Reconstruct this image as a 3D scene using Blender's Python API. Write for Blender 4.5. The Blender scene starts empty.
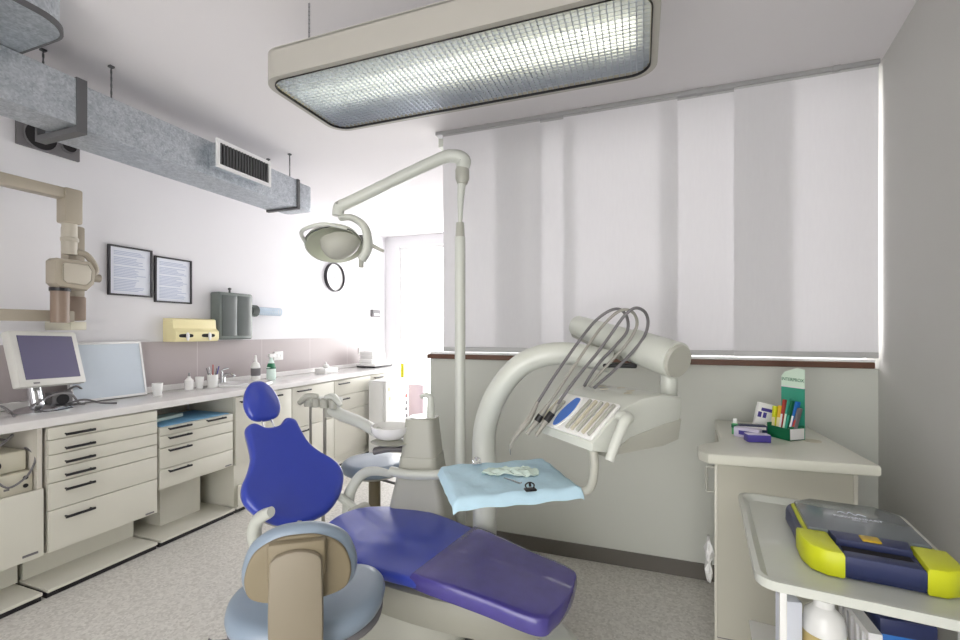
import bpy, bmesh, math, random
from mathutils import Vector, Matrix
random.seed(7)
sc = bpy.context.scene
COL = sc.collection
PI = math.pi

# ------------------------------------------------------------------ materials
def lin(c):
    out = []
    for v in c:
        v = v / 255.0
        out.append(v / 12.92 if v <= 0.04045 else ((v + 0.055) / 1.055) ** 2.4)
    return (*out, 1.0)

MATS = {}
def mat(name, rgb, rough=0.5, metal=0.0, var=0.04, scale=8.0, bump=0.0, spec=0.5, coat=0.0,
        emit=None, estr=0.0, trans=0.0, alpha=1.0, ior=1.45):
    m = bpy.data.materials.new(name); m.use_nodes = True
    nt = m.node_tree; N = nt.nodes; Lk = nt.links
    p = N['Principled BSDF']
    p.inputs['Roughness'].default_value = rough
    p.inputs['Metallic'].default_value = metal
    p.inputs['Specular IOR Level'].default_value = spec
    p.inputs['Coat Weight'].default_value = coat
    p.inputs['Transmission Weight'].default_value = trans
    p.inputs['Alpha'].default_value = alpha
    p.inputs['IOR'].default_value = ior
    base = lin(rgb)
    tc = N.new('ShaderNodeTexCoord'); nz = N.new('ShaderNodeTexNoise')
    nz.inputs['Scale'].default_value = scale; nz.inputs['Detail'].default_value = 4
    Lk.new(tc.outputs['Object'], nz.inputs['Vector'])
    mx = N.new('ShaderNodeMix'); mx.data_type = 'RGBA'
    mx.inputs[6].default_value = tuple(max(0, c * (1 - var)) for c in base[:3]) + (1,)
    mx.inputs[7].default_value = tuple(min(1, c * (1 + var)) for c in base[:3]) + (1,)
    Lk.new(nz.outputs['Fac'], mx.inputs[0]); Lk.new(mx.outputs[2], p.inputs['Base Color'])
    if bump:
        b = N.new('ShaderNodeBump'); b.inputs['Strength'].default_value = bump
        b.inputs['Distance'].default_value = 0.01
        Lk.new(nz.outputs['Fac'], b.inputs['Height']); Lk.new(b.outputs['Normal'], p.inputs['Normal'])
    if emit:
        p.inputs['Emission Color'].default_value = lin(emit); p.inputs['Emission Strength'].default_value = estr
    MATS[name] = m
    return m

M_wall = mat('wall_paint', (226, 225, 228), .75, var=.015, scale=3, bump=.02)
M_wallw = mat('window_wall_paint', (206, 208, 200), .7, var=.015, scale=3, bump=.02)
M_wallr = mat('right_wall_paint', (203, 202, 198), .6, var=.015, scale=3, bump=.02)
M_ceil = mat('ceiling_paint', (222, 219, 221), .85, var=.015, scale=2)
M_cab = mat('cream_laminate', (206, 204, 192), .38, var=.015, scale=3)
M_cabin = mat('cream_laminate_recess', (205, 200, 190), .5, var=.03)
M_cabr = mat('grey_laminate', (186, 184, 170), .42, var=.02)
M_black = mat('black_plastic', (28, 27, 30), .4)
M_plinth = mat('dark_rubber', (58, 55, 52), .6)
M_base = mat('baseboard_dark', (104, 100, 94), .5)
M_rail = mat('white_trim', (228, 228, 228), .45)
M_railgrey = mat('rail_aluminium', (175, 175, 176), .4, metal=.3)
M_brown = mat('brown_wood', (98, 66, 50), .45, var=.25, scale=25)
M_unit = mat('dental_white', (205, 208, 200), .32, var=.01, coat=.2)
M_unitg = mat('dental_grey', (176, 176, 166), .4, var=.02)
M_undershade = mat('chair_underside_shade', (150, 149, 138), .45, var=.02)  # darker grey: the shadow beneath the seat is put into the colour
M_lampcase = mat('lamp_housing', (172, 169, 161), .5, var=.02)
M_ivory = mat('xray_ivory', (170, 161, 145), .45, var=.02)
M_xlight = mat('xray_light', (188, 181, 167), .4)
M_ivoryd = mat('xray_brown', (140, 122, 108), .4, var=.05)
M_blue = mat('blue_vinyl', (50, 68, 172), .28, var=.05, scale=14, bump=.03, spec=.6, coat=.25)
M_purple = mat('purple_cover', (74, 66, 140), .22, var=.18, scale=22, bump=.12, spec=.6, coat=.35)
M_stool = mat('grey_blue_vinyl', (134, 149, 165), .33, var=.04, scale=10, coat=.2)
M_tan = mat('tan_plastic', (126, 115, 92), .5, var=.04)
M_tanl = mat('taupe_plastic', (132, 123, 106), .48, var=.03)
M_paper = mat('blue_paper', (184, 214, 230), .8, var=.06, scale=26, bump=.35)
M_mask = mat('pale_green_paper', (212, 230, 222), .85, var=.08, scale=60, bump=.2)
M_bluemat = mat('blue_mat', (118, 170, 206), .6, var=.05)
M_steel = mat('steel', (180, 182, 184), .22, metal=.9, var=.05)
M_chrome = mat('chrome', (220, 222, 225), .1, metal=1.0)
M_hose = mat('grey_hose', (152, 150, 142), .45)
M_hose2 = mat('cream_hose', (196, 190, 170), .45)
M_screen = mat('dark_screen', (84, 80, 110), .25, var=.12, scale=3)
M_monitor = mat('monitor_ivory', (206, 205, 200), .45)
M_light = mat('viewer_panel', (196, 206, 216), .35, var=.03)
M_bluescr = mat('blue_display', (60, 110, 196), .3, var=.1)
M_frame = mat('frame_dark', (58, 56, 60), .45)
M_yellow = mat('cream_yellow_plastic', (236, 226, 176), .4)
M_smoke = mat('smoked_plastic', (116, 124, 120), .25, var=.08)
M_smoke2 = mat('smoked_plastic_dark', (90, 96, 94), .2, var=.08)
M_white = mat('white_plastic', (236, 236, 234), .4)
M_porc = mat('porcelain', (240, 240, 238), .2, coat=.4)
M_pinkgrey = mat('pinkish_panel', (206, 188, 196), .6)
M_yel = mat('neon_yellow', (232, 226, 40), .5)
M_lime = mat('lime_plastic', (206, 212, 34), .4, var=.04)
M_navy = mat('navy_plastic', (44, 52, 92), .38, var=.06)
M_lid = mat('grey_lid', (98, 106, 112), .22, var=.08, coat=.4)
M_gold = mat('amber_button', (206, 172, 30), .35)
M_green = mat('green_card', (60, 158, 132), .45)
M_greend = mat('dark_green', (20, 106, 70), .45)
M_mint = mat('mint_card', (216, 236, 218), .5)
M_violet = mat('violet_box', (76, 66, 150), .45)
M_lilac = mat('lilac_box', (212, 206, 228), .45)
M_orange = mat('yellow_pack', (232, 186, 50), .45)
M_brightblue = mat('bright_blue_plastic', (36, 110, 190), .4)
M_red = mat('red_pack', (180, 70, 60), .45)
M_vent = mat('vent_plate', (112, 110, 112), .5)
M_dark = mat('dark_void', (30, 28, 30), .8)
M_grilled = mat('grille_dark', (92, 92, 94), .5)
M_text = mat('printed_ink', (178, 188, 212), .7)
M_pagepaper = mat('page_paper', (226, 230, 240), .7)
M_amber = mat('amber_liquid', (196, 176, 120), .3)
M_greenl = mat('green_liquid', (96, 180, 120), .3)
M_cup = mat('clear_blue_plastic', (206, 222, 236), .25)
M_beige = mat('device_beige', (208, 204, 186), .5)
M_olive = mat('dental_lamp_shade', (196, 200, 180), .3, coat=.4)
M_blindbar = mat('blind_bar', (190, 190, 190), .5)

def floor_mat():
    m = mat('speckled_vinyl', (176, 174, 174), .42, var=.0)
    nt = m.node_tree; N = nt.nodes; L = nt.links; p = N['Principled BSDF']
    tc = N.new('ShaderNodeTexCoord')
    v = N.new('ShaderNodeTexVoronoi'); v.inputs['Scale'].default_value = 95
    n = N.new('ShaderNodeTexNoise'); n.inputs['Scale'].default_value = 60; n.inputs['Detail'].default_value = 5
    L.new(tc.outputs['Object'], v.inputs['Vector']); L.new(tc.outputs['Object'], n.inputs['Vector'])
    r = N.new('ShaderNodeValToRGB')
    e = r.color_ramp.elements
    e[0].position = 0.0; e[0].color = lin((176, 173, 166)); e[1].position = 1.0; e[1].color = lin((226, 224, 218))
    e2 = e.new(.45); e2.color = lin((204, 201, 195))
    mix = N.new('ShaderNodeMix'); mix.data_type = 'FLOAT'; mix.inputs[0].default_value = .45
    sep = N.new('ShaderNodeSeparateColor'); L.new(v.outputs['Color'], sep.inputs[0])
    L.new(sep.outputs[0], mix.inputs[2]); L.new(n.outputs['Fac'], mix.inputs[3])
    L.new(mix.outputs[0], r.inputs[0]); L.new(r.outputs[0], p.inputs['Base Color'])
    return m
M_floor = floor_mat()

def duct_mat():
    m = mat('galvanised_sheet', (168, 176, 184), .42, metal=.75)
    nt = m.node_tree; N = nt.nodes; L = nt.links; p = N['Principled BSDF']
    tc = N.new('ShaderNodeTexCoord')
    v = N.new('ShaderNodeTexVoronoi'); v.inputs['Scale'].default_value = 130
    n = N.new('ShaderNodeTexNoise'); n.inputs['Scale'].default_value = 30; n.inputs['Detail'].default_value = 6
    L.new(tc.outputs['Object'], v.inputs['Vector']); L.new(tc.outputs['Object'], n.inputs['Vector'])
    sep = N.new('ShaderNodeSeparateColor'); L.new(v.outputs['Color'], sep.inputs[0])
    mix = N.new('ShaderNodeMix'); mix.data_type = 'FLOAT'; mix.inputs[0].default_value = .7
    L.new(sep.outputs[0], mix.inputs[2]); L.new(n.outputs['Fac'], mix.inputs[3])
    r = N.new('ShaderNodeValToRGB'); e = r.color_ramp.elements
    e[0].position = .25; e[0].color = lin((158, 165, 172)); e[1].position = .75; e[1].color = lin((202, 207, 212))
    L.new(mix.outputs[0], r.inputs[0]); L.new(r.outputs[0], p.inputs['Base Color'])
    return m
M_duct = duct_mat()

def marble_mat():
    m = mat('worktop_laminate', (222, 220, 218), .22, var=.06, scale=18, coat=.3)
    return m
M_top = marble_mat()
M_topcream = mat('cream_worktop', (216, 216, 203), .3, var=.015)

def splash_mat():
    m = mat('mauve_splashback', (172, 163, 163), .35, var=.05, scale=2.5)
    nt = m.node_tree; N = nt.nodes; L = nt.links; p = N['Principled BSDF']
    tc = N.new('ShaderNodeTexCoord'); sp = N.new('ShaderNodeSeparateXYZ'); L.new(tc.outputs['Object'], sp.inputs[0])
    a = N.new('ShaderNodeMath'); a.operation = 'MULTIPLY'; a.inputs[1].default_value = 1 / .64
    L.new(sp.outputs['Y'], a.inputs[0])
    f = N.new('ShaderNodeMath'); f.operation = 'FRACT'; L.new(a.outputs[0], f.inputs[0])
    c = N.new('ShaderNodeMath'); c.operation = 'LESS_THAN'; c.inputs[1].default_value = .008; L.new(f.outputs[0], c.inputs[0])
    mx = N.new('ShaderNodeMix'); mx.data_type = 'RGBA'
    old = p.inputs['Base Color'].links[0].from_socket
    L.new(c.outputs[0], mx.inputs[0]); L.new(old, mx.inputs[6]); mx.inputs[7].default_value = lin((196, 190, 190))
    L.new(mx.outputs[2], p.inputs['Base Color'])
    return m
M_splash = splash_mat()

def blind_mat():
    m = bpy.data.materials.new('blind_fabric'); m.use_nodes = True
    nt = m.node_tree; N = nt.nodes; L = nt.links
    N.remove(N['Principled BSDF'])
    out = N['Material Output']
    tc = N.new('ShaderNodeTexCoord'); mp = N.new('ShaderNodeMapping'); mp.inputs['Scale'].default_value = (14, 14, 2)
    n = N.new('ShaderNodeTexNoise'); n.inputs['Scale'].default_value = 6; n.inputs['Detail'].default_value = 5
    L.new(tc.outputs['Object'], mp.inputs[0]); L.new(mp.outputs[0], n.inputs['Vector'])
    r = N.new('ShaderNodeValToRGB'); e = r.color_ramp.elements
    e[0].position = .3; e[0].color = lin((234, 233, 235)); e[1].position = .7; e[1].color = lin((236, 235, 237))
    L.new(n.outputs['Fac'], r.inputs[0])
    d = N.new('ShaderNodeBsdfDiffuse'); t = N.new('ShaderNodeBsdfTranslucent')
    L.new(r.outputs[0], d.inputs[0]); L.new(r.outputs[0], t.inputs[0])
    mx = N.new('ShaderNodeMixShader'); mx.inputs[0].default_value = .22
    L.new(d.outputs[0], mx.inputs[1]); L.new(t.outputs[0], mx.inputs[2]); L.new(mx.outputs[0], out.inputs[0])
    return m
M_blind = blind_mat()

def glass_mat(name='window_glass'):
    m = bpy.data.materials.new(name); m.use_nodes = True
    nt = m.node_tree; N = nt.nodes; L = nt.links; N.remove(N['Principled BSDF'])
    g = N.new('ShaderNodeBsdfGlossy'); g.inputs['Roughness'].default_value = .02
    t = N.new('ShaderNodeBsdfTransparent'); mx = N.new('ShaderNodeMixShader'); mx.inputs[0].default_value = .06
    L.new(t.outputs[0], mx.inputs[1]); L.new(g.outputs[0], mx.inputs[2]); L.new(mx.outputs[0], N['Material Output'].inputs[0])
    return m
M_glass = glass_mat()

def emit_mat(name, rgb, s):
    m = bpy.data.materials.new(name); m.use_nodes = True
    nt = m.node_tree; N = nt.nodes; L = nt.links; N.remove(N['Principled BSDF'])
    e = N.new('ShaderNodeEmission'); e.inputs[0].default_value = lin(rgb); e.inputs[1].default_value = s
    L.new(e.outputs[0], N['Material Output'].inputs[0]); return m
M_tube = emit_mat('fluorescent_tube', (255, 246, 206), 9.0)
M_louver = mat('louver_metal', (180, 188, 204), .3, metal=.6)

# ------------------------------------------------------------------ mesh builder
def T(loc=(0, 0, 0), rz=0, rx=0, ry=0):
    return Matrix.Translation(Vector(loc)) @ Matrix.Rotation(rz, 4, 'Z') @ Matrix.Rotation(ry, 4, 'Y') @ Matrix.Rotation(rx, 4, 'X')

class MB:
    def __init__(s): s.v = []; s.f = []
    def _app(s, vs, fs, M=None):
        o = len(s.v)
        for p in vs:
            p = Vector(p); s.v.append(tuple(M @ p) if M is not None else tuple(p))
        s.f += [tuple(i + o for i in f) for f in fs]
        return s
    def _bm(s, bm, M=None):
        bm.verts.ensure_lookup_table(); bm.verts.index_update()
        s._app([v.co.copy() for v in bm.verts], [[v.index for v in f.verts] for f in bm.faces], M)
        bm.free(); return s
    def box(s, c, d, rz=0, bev=0, M=None, seg=2):
        bm = bmesh.new(); bmesh.ops.create_cube(bm, size=1)
        bmesh.ops.scale(bm, vec=Vector(d), verts=bm.verts)
        if bev:
            bev = min(bev, min(d) * .49)
            bmesh.ops.bevel(bm, geom=bm.edges[:], offset=bev, segments=seg, profile=.5, affect='EDGES')
        m = T(c, rz); return s._bm(bm, (M @ m) if M is not None else m)
    def span(s, a, b, bev=0, M=None):
        c = [(p + q) / 2 for p, q in zip(a, b)]; d = [abs(q - p) for p, q in zip(a, b)]
        return s.box(c, d, 0, bev, M)
    def prism(s, pts, z0, z1, bev=0, M=None, seg=2):
        bm = bmesh.new(); n = len(pts)
        lo = [bm.verts.new((x, y, z0)) for x, y in pts]; hi = [bm.verts.new((x, y, z1)) for x, y in pts]
        bm.faces.new(lo[::-1]); bm.faces.new(hi)
        for i in range(n): bm.faces.new((lo[i], lo[(i + 1) % n], hi[(i + 1) % n], hi[i]))
        bmesh.ops.recalc_face_normals(bm, faces=bm.faces)
        if bev:
            es = [e for e in bm.edges if abs(e.verts[0].co.z - e.verts[1].co.z) < 1e-6]
            bmesh.ops.bevel(bm, geom=es, offset=bev, segments=seg, profile=.5, affect='EDGES')
        return s._bm(bm, M)
    def lathe(s, prof, c=(0, 0, 0), seg=28, M=None, sx=1, sy=1):
        vs = []; fs = []
        for r, z in prof:
            for k in range(seg):
                a = 2 * PI * k / seg; vs.append((c[0] + r * sx * math.cos(a), c[1] + r * sy * math.sin(a), c[2] + z))
        n = len(prof)
        for i in range(n - 1):
            for k in range(seg):
                k2 = (k + 1) % seg
                fs.append((i * seg + k, i * seg + k2, (i + 1) * seg + k2, (i + 1) * seg + k))
        if prof[0][0] > 1e-6 and prof[-1][0] > 1e-6:      # an open ring closes on itself
            for k in range(seg):
                k2 = (k + 1) % seg; fs.append(((n - 1) * seg + k, (n - 1) * seg + k2, k2, k))
        else:
            fs.append(tuple(range(seg))[::-1]); fs.append(tuple((n - 1) * seg + k for k in range(seg)))
        return s._app(vs, fs, M)
    def tube(s, pts, r, seg=12, smooth=True, M=None, flat=1.0, up=None, sub=6):
        P = [Vector(p) for p in pts]
        R = list(r) if isinstance(r, (list, tuple)) else [r] * len(P)
        if smooth and len(P) > 2:
            Q = []; RR = []
            for i in range(len(P) - 1):
                p0 = P[max(i - 1, 0)]; p1 = P[i]; p2 = P[i + 1]; p3 = P[min(i + 2, len(P) - 1)]
                for k in range(sub):
                    t = k / sub
                    Q.append(.5 * ((2 * p1) + (p2 - p0) * t + (2 * p0 - 5 * p1 + 4 * p2 - p3) * t * t + (3 * p1 - p0 - 3 * p2 + p3) * t ** 3))
                    RR.append(R[i] * (1 - t) + R[i + 1] * t)
            Q.append(P[-1]); RR.append(R[-1]); P = Q; R = RR
        vs = []; fs = []
        tn = []
        for i in range(len(P)):
            d = P[min(i + 1, len(P) - 1)] - P[max(i - 1, 0)]
            tn.append(d.normalized() if d.length > 1e-9 else Vector((0, 0, 1)))
        u = Vector(up) if up is not None else (Vector((0, 0, 1)) if abs(tn[0].z) < .9 else Vector((1, 0, 0)))
        for i, p in enumerate(P):
            a = u - tn[i] * u.dot(tn[i])
            if a.length < 1e-6: a = tn[i].orthogonal()
            a.normalize(); b = tn[i].cross(a)
            if up is None: u = a
            for k in range(seg):
                an = 2 * PI * k / seg
                vs.append(p + (a * math.cos(an) * flat + b * math.sin(an)) * R[i])
        for i in range(len(P) - 1):
            for k in range(seg):
                k2 = (k + 1) % seg
                fs.append((i * seg + k, i * seg + k2, (i + 1) * seg + k2, (i + 1) * seg + k))
        fs.append(tuple(range(seg))[::-1]); n = len(P)
        fs.append(tuple((n - 1) * seg + k for k in range(seg)))
        return s._app(vs, fs, M)
    def pad(s, pts, th, crown=.01, M=None, rnd=.02, curve=None):
        """cushion: star-shaped outline, rounded rim, domed top; curve(x,y) gives a z offset"""
        n = len(pts); cx = sum(p[0] for p in pts) / n; cy = sum(p[1] for p in pts) / n
        L = [(1 - .3 * rnd / .02 * .1, 0), ]
        size = max(max(abs(p[0] - cx), abs(p[1] - cy)) for p in pts)
        q = rnd / size
        prof = []
        for k in range(5):
            a = -PI / 2 + k * PI / 8; prof.append((1 - q + q * math.cos(a), th * .5 + th * .5 * math.sin(a)))
        for k in range(1, 5):
            a = k * PI / 8; prof.append((1 - q + q * math.cos(a), th * .5 + th * .5 * math.sin(a)))
        for k in (.85, .7, .5, .25):
            kk = min(k, 1 - q - .01); prof.append((kk, th + crown * (1 - (kk / (1 - q)) ** 2)))
        vs = []; fs = []
        for sc_, z in prof:
            for x, y in pts:
                X = cx + (x - cx) * sc_; Y = cy + (y - cy) * sc_
                vs.append((X, Y, z + (curve(X, Y) if curve else 0)))
        m = len(prof)
        for i in range(m - 1):
            for k in range(n):
                k2 = (k + 1) % n
                fs.append((i * n + k, i * n + k2, (i + 1) * n + k2, (i + 1) * n + k))
        vs.append((cx, cy, th + crown + (curve(cx, cy) if curve else 0))); ci = len(vs) - 1
        for k in range(n): fs.append(((m - 1) * n + k, (m - 1) * n + (k + 1) % n, ci))
        # under-side fan keeps the same curve
        vs.append((cx, cy, 0 + (curve(cx, cy) if curve else 0))); cb = len(vs) - 1
        for k in range(n): fs.append((cb, (k + 1) % n, k))
        return s._app(vs, fs, M)
    def cyl(s, a, b, r, seg=20, r2=None, M=None):
        return s.tube([a, b], [r, r if r2 is None else r2], seg, smooth=False, M=M)
    def make(s, name, m, parent=None, smooth=True, loc=None, ang=35):
        me = bpy.data.meshes.new(name); me.from_pydata(s.v, [], s.f); me.update()
        bm = bmesh.new(); bm.from_mesh(me); bmesh.ops.recalc_face_normals(bm, faces=bm.faces); bm.to_mesh(me); bm.free()
        me.materials.append(m)
        if smooth:
            for p in me.polygons: p.use_smooth = True
            me.set_sharp_from_angle(angle=math.radians(ang))
        o = bpy.data.objects.new(name, me); COL.objects.link(o)
        if loc: o.location = loc
        if parent: o.parent = parent
        return o

def smooth_outline(pts, sub=6):
    n = len(pts); out = []
    for i in range(n):
        p0, p1, p2, p3 = (Vector(pts[(i + k) % n]) for k in (-1, 0, 1, 2))
        for k in range(sub):
            t = k / sub
            q = .5 * ((2 * p1) + (p2 - p0) * t + (2 * p0 - 5 * p1 + 4 * p2 - p3) * t * t + (3 * p1 - p0 - 3 * p2 + p3) * t ** 3)
            out.append((q.x, q.y))
    return out
def rrect(x0, y0, x1, y1, r, seg=5):
    out = []
    for cx, cy, a0 in ((x1 - r, y1 - r, 0), (x0 + r, y1 - r, PI / 2), (x0 + r, y0 + r, PI), (x1 - r, y0 + r, 1.5 * PI)):
        for k in range(seg + 1):
            a = a0 + k * PI / 2 / seg; out.append((cx + r * math.cos(a), cy + r * math.sin(a)))
    return out

def tag(o, label, cat, group=None, kind=None):
    if label: o['label'] = label
    if cat: o['category'] = cat
    if group: o['group'] = group
    if kind: o['kind'] = kind
    return o
def thing(name, label, cat, loc=(0, 0, 0), rz=0, group=None):
    o = bpy.data.objects.new(name, None); o.empty_display_size = .05; COL.objects.link(o)
    o.location = loc; o.rotation_euler = (0, 0, rz)
    return tag(o, label, cat, group)
def struct(name, b, m, parent=None, smooth=False, label=None):
    o = b.make(name, m, parent, smooth)
    if parent is None: o['kind'] = 'structure'
    if label: o['label'] = label
    return o
def text(s, size, m, parent, M, name='lettering', ext=.0006, label=None):
    cu = bpy.data.curves.new(name, 'FONT'); cu.body = s; cu.size = size; cu.extrude = ext
    cu.align_x = 'CENTER'; cu.align_y = 'CENTER'
    tmp = bpy.data.objects.new('tmp', cu); COL.objects.link(tmp)
    dg = bpy.context.evaluated_depsgraph_get()
    me = bpy.data.meshes.new_from_object(tmp.evaluated_get(dg))
    bpy.data.objects.remove(tmp); me.transform(M); me.materials.clear(); me.materials.append(m)
    o = bpy.data.objects.new(name, me); COL.objects.link(o); o.parent = parent
    return o

# ------------------------------------------------------------------ camera
cam = bpy.data.cameras.new('camera'); co = bpy.data.objects.new('camera', cam); COL.objects.link(co)
co.location = (0, 0, 1.35); co.rotation_euler = (PI / 2, 0, math.atan(160 / 445))
cam.sensor_width = 36; cam.lens = 445 / 960 * 36; cam.shift_y = 11 / 960; cam.clip_start = .05
sc.camera = co

# ------------------------------------------------------------------ room shell
XW = -3.31; H = 2.64; YW = 2.69; YB = 5.35
def rwx(y): return 1.09 - (YW - y) * .15      # right wall runs slightly inwards towards the camera
struct('floor', MB().span((-3.5, -1.6, -.1), (1.4, 5.6, 0)), M_floor)
struct('ceiling', MB().span((-3.5, -1.6, H), (1.4, 5.6, H + .12)), M_ceil)
struct('wall_left', MB().span((XW - .15, -1.6, 0), (XW, YB + .15, H)), M_wall)
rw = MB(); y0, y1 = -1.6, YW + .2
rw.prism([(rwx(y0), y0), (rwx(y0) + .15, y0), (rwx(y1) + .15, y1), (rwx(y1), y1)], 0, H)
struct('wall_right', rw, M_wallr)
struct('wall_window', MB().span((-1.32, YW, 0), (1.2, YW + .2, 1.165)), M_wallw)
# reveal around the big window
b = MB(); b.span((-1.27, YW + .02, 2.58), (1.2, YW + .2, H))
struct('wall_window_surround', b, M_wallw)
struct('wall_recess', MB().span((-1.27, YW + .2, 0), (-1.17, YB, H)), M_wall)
b = MB(); b.span((XW, YB, 0), (-3.12, YB + .15, H)); b.span((-1.5, YB, 0), (-1.17, YB + .15, H)); b.span((-3.12, YB, 2.5), (-1.5, YB + .15, H)); b.span((-3.12, YB, 0), (-1.5, YB + .15, .12))
struct('wall_back', b, M_wall)
b = MB(); b.span((-3.31, -1.6, 0), (-1.7, -1.5, H)); b.span((-1.7, -1.6, 2.3), (1.2, -1.5, H))  # unseen wall; wide opening added so outside light fills the room from behind
struct('wall_rear', b, M_wall)
struct('trim_1', MB().span((-1.33, YW - .035, 1.168), (1.065, YW + .0, 1.198), .004), M_brown)
struct('trim_2', MB().span((-1.31, YW - .03, 1.198), (1.068, YW + .12, 1.212), .003), M_rail)
struct('baseboard_window', MB().span((-1.33, YW - .012, 0), (1.0, YW, .085)), M_base)
b = MB(); yy = YW
b.prism([(rwx(.3) - .012, .3), (rwx(.3), .3), (rwx(yy), yy), (rwx(yy) - .012, yy)], 0, .085)
struct('baseboard_right', b, M_base)
def window(n, x0, x1, z0, z1, y, nm):
    fr = MB(); w = .045
    fr.span((x0, y, z0), (x0 + w, y + .05, z1)); fr.span((x1 - w, y, z0), (x1, y + .05, z1))
    fr.span((x0 + w, y, z0), (x1 - w, y + .05, z0 + w)); fr.span((x0 + w, y, z1 - w), (x1 - w, y + .05, z1))
    for k in range(1, nm):
        xm = x0 + (x1 - x0) * k / nm; fr.span((xm - .025, y, z0 + w), (xm + .025, y + .05, z1 - w))
    o = struct('window_%d' % n, fr, M_rail)
    g = MB().span((x0 + w, y + .02, z0 + w), (x1 - w, y + .026, z1 - w)).make('pane', M_glass, o, False)
window(1, -1.24, 1.12, 1.212, 2.58, YW + .12, 3)
window(2, -3.12, -1.5, .12, 2.5, YB + .05, 2)
struct('trim_3', MB().span((XW, .3, .91), (XW + .006, 5.14, 1.272)), M_splash)
struct('trim_4', MB().span((XW + .006, .3, .91), (XW + .03, 5.14, .953), .003), M_top)

# ------------------------------------------------------------------ curtain rail and panel blinds
rail = thing('curtain_rail', 'long pale aluminium curtain rail along the ceiling above the blinds', 'curtain rail', (0, YW - .04, 2.63))
MB().span((-1.25, -.03, -.012), (1.07, .03, .01), .002).make('track', M_railgrey, rail)
for k in (-.9, -.3, .3, .9):
    MB().span((k - .015, -.034, -.016), (k + .015, .034, .01), .002).make('bracket', M_railgrey, rail)
def blind(x0, x1, dy, label):
    t = thing('panel_blind', label, 'blind', ((x0 + x1) / 2, YW - .04 + dy, 2.62), group='sliding panel blinds over the window')
    w = x1 - x0; b = MB(); vs = []; fs = []
    nx, nz = 10, 24
    for s_ in (-1, 1):
        for j in range(nz + 1):
            for i in range(nx + 1):
                x = -w / 2 + w * i / nx; z = -1.375 * j / nz
                y = .0022 * math.sin(i * .9 + x0 * 7) * math.sin(j * .35) + s_ * .0005
                vs.append((x, y, z))
    S = (nx + 1) * (nz + 1)
    for j in range(nz):
        for i in range(nx):
            a = j * (nx + 1) + i; fs.append((a, a + 1, a + nx + 2, a + nx + 1)); fs.append((S + a + nx + 1, S + a + nx + 2, S + a + 1, S + a))
    b._app(vs, fs); b.make('fabric', M_blind, t)
    MB().span((-w / 2, -.005, -1.40), (w / 2, .006, -1.372), .002).make('bottom_bar', M_blindbar, t)
    MB().span((-w / 2, -.003, -.012), (w / 2, .004, .0), .001).make('top_bar', M_blindbar, t)
blind(-1.20, -.564, -.016, 'white panel blind at the far left end of the window')
blind(-.843, -.35, .004, 'white panel blind behind, its narrow bright strip shows second from left')
blind(-.425, .191, -.016, 'wide middle white panel blind in front, left of centre behind the hoses')
blind(.104, .73, .004, 'white panel blind set back, bright strip between middle and right front panels')
blind(.462, 1.068, -.016, 'wide white panel blind at the right end of the window beside the wall')

# ------------------------------------------------------------------ ceiling lamp
cl = thing('ceiling_lamp', 'large hanging rectangular ceiling lamp with rounded corners and metal louver grid', 'ceiling lamp', (-.675, 1.59, 2.33), .0)
hw, hd = .735, .245
out = rrect(-hw, -hd, hw, hd, .09, 8); inn = rrect(-hw + .022, -hd + .022, hw - .022, hd - .022, .075, 8)
def ringwall(outer, inner, z0, z1):
    b = MB(); n = len(outer); vs = []
    for pts, z in ((outer, z0), (outer, z1), (inner, z1), (inner, z0)):
        vs += [(x, y, z) for x, y in pts]
    fs = []
    for j in range(4):
        for k in range(n):
            k2 = (k + 1) % n; j2 = (j + 1) % 4
            fs.append((j * n + k, j * n + k2, j2 * n + k2, j2 * n + k))
    b._app(vs, fs); return b
ringwall(out, inn, 0, .108).make('housing', M_lampcase, cl)
MB().prism(out, .105, .113).make('top_plate', M_lampcase, cl)
ringwall(inn, rrect(-hw + .026, -hd + .026, hw - .026, hd - .026, .073, 8), -.003, .006).make('grid_rim', M_black, cl)
g = MB(); gx = hw - .028; gy = hd - .028
def half_at(t, L, W, r):     # half length of the grid at offset t so that strips stop at the rounded corners
    a = abs(t) - (W - r)
    return L if a <= 0 else L - r + math.sqrt(max(0, r * r - a * a))
n1 = 66
for i in range(1, n1):
    x = -gx + 2 * gx * i / n1; hy = half_at(x, gy, gx, .068); g.box((x, 0, .012), (.0028, 2 * hy, .014))
n2 = 22
for i in range(1, n2):
    y = -gy + 2 * gy * i / n2; hx = half_at(y, gx, gy, .068); g.box((0, y, .012), (2 * hx, .0028, .014))
g.make('louver_grid', M_louver, cl, False)
for y in (-.17, -.09):
    MB().cyl((-.66, y, .08), (.66, y, .08), .013, 12).make('fluorescent_tube', M_tube, cl)
for x, y in ((-.55, -.17), (-.45, .12), (.45, .12), (.5, -.17)):
    b = MB()
    for k in range(12):
        z = .113 + .197 * k / 12
        b.box((x, y, z + .008), (.008 if k % 2 else .0025, .0025 if k % 2 else .008, .017))
    b.make('suspension_chain', M_steel, cl, False)

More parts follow.
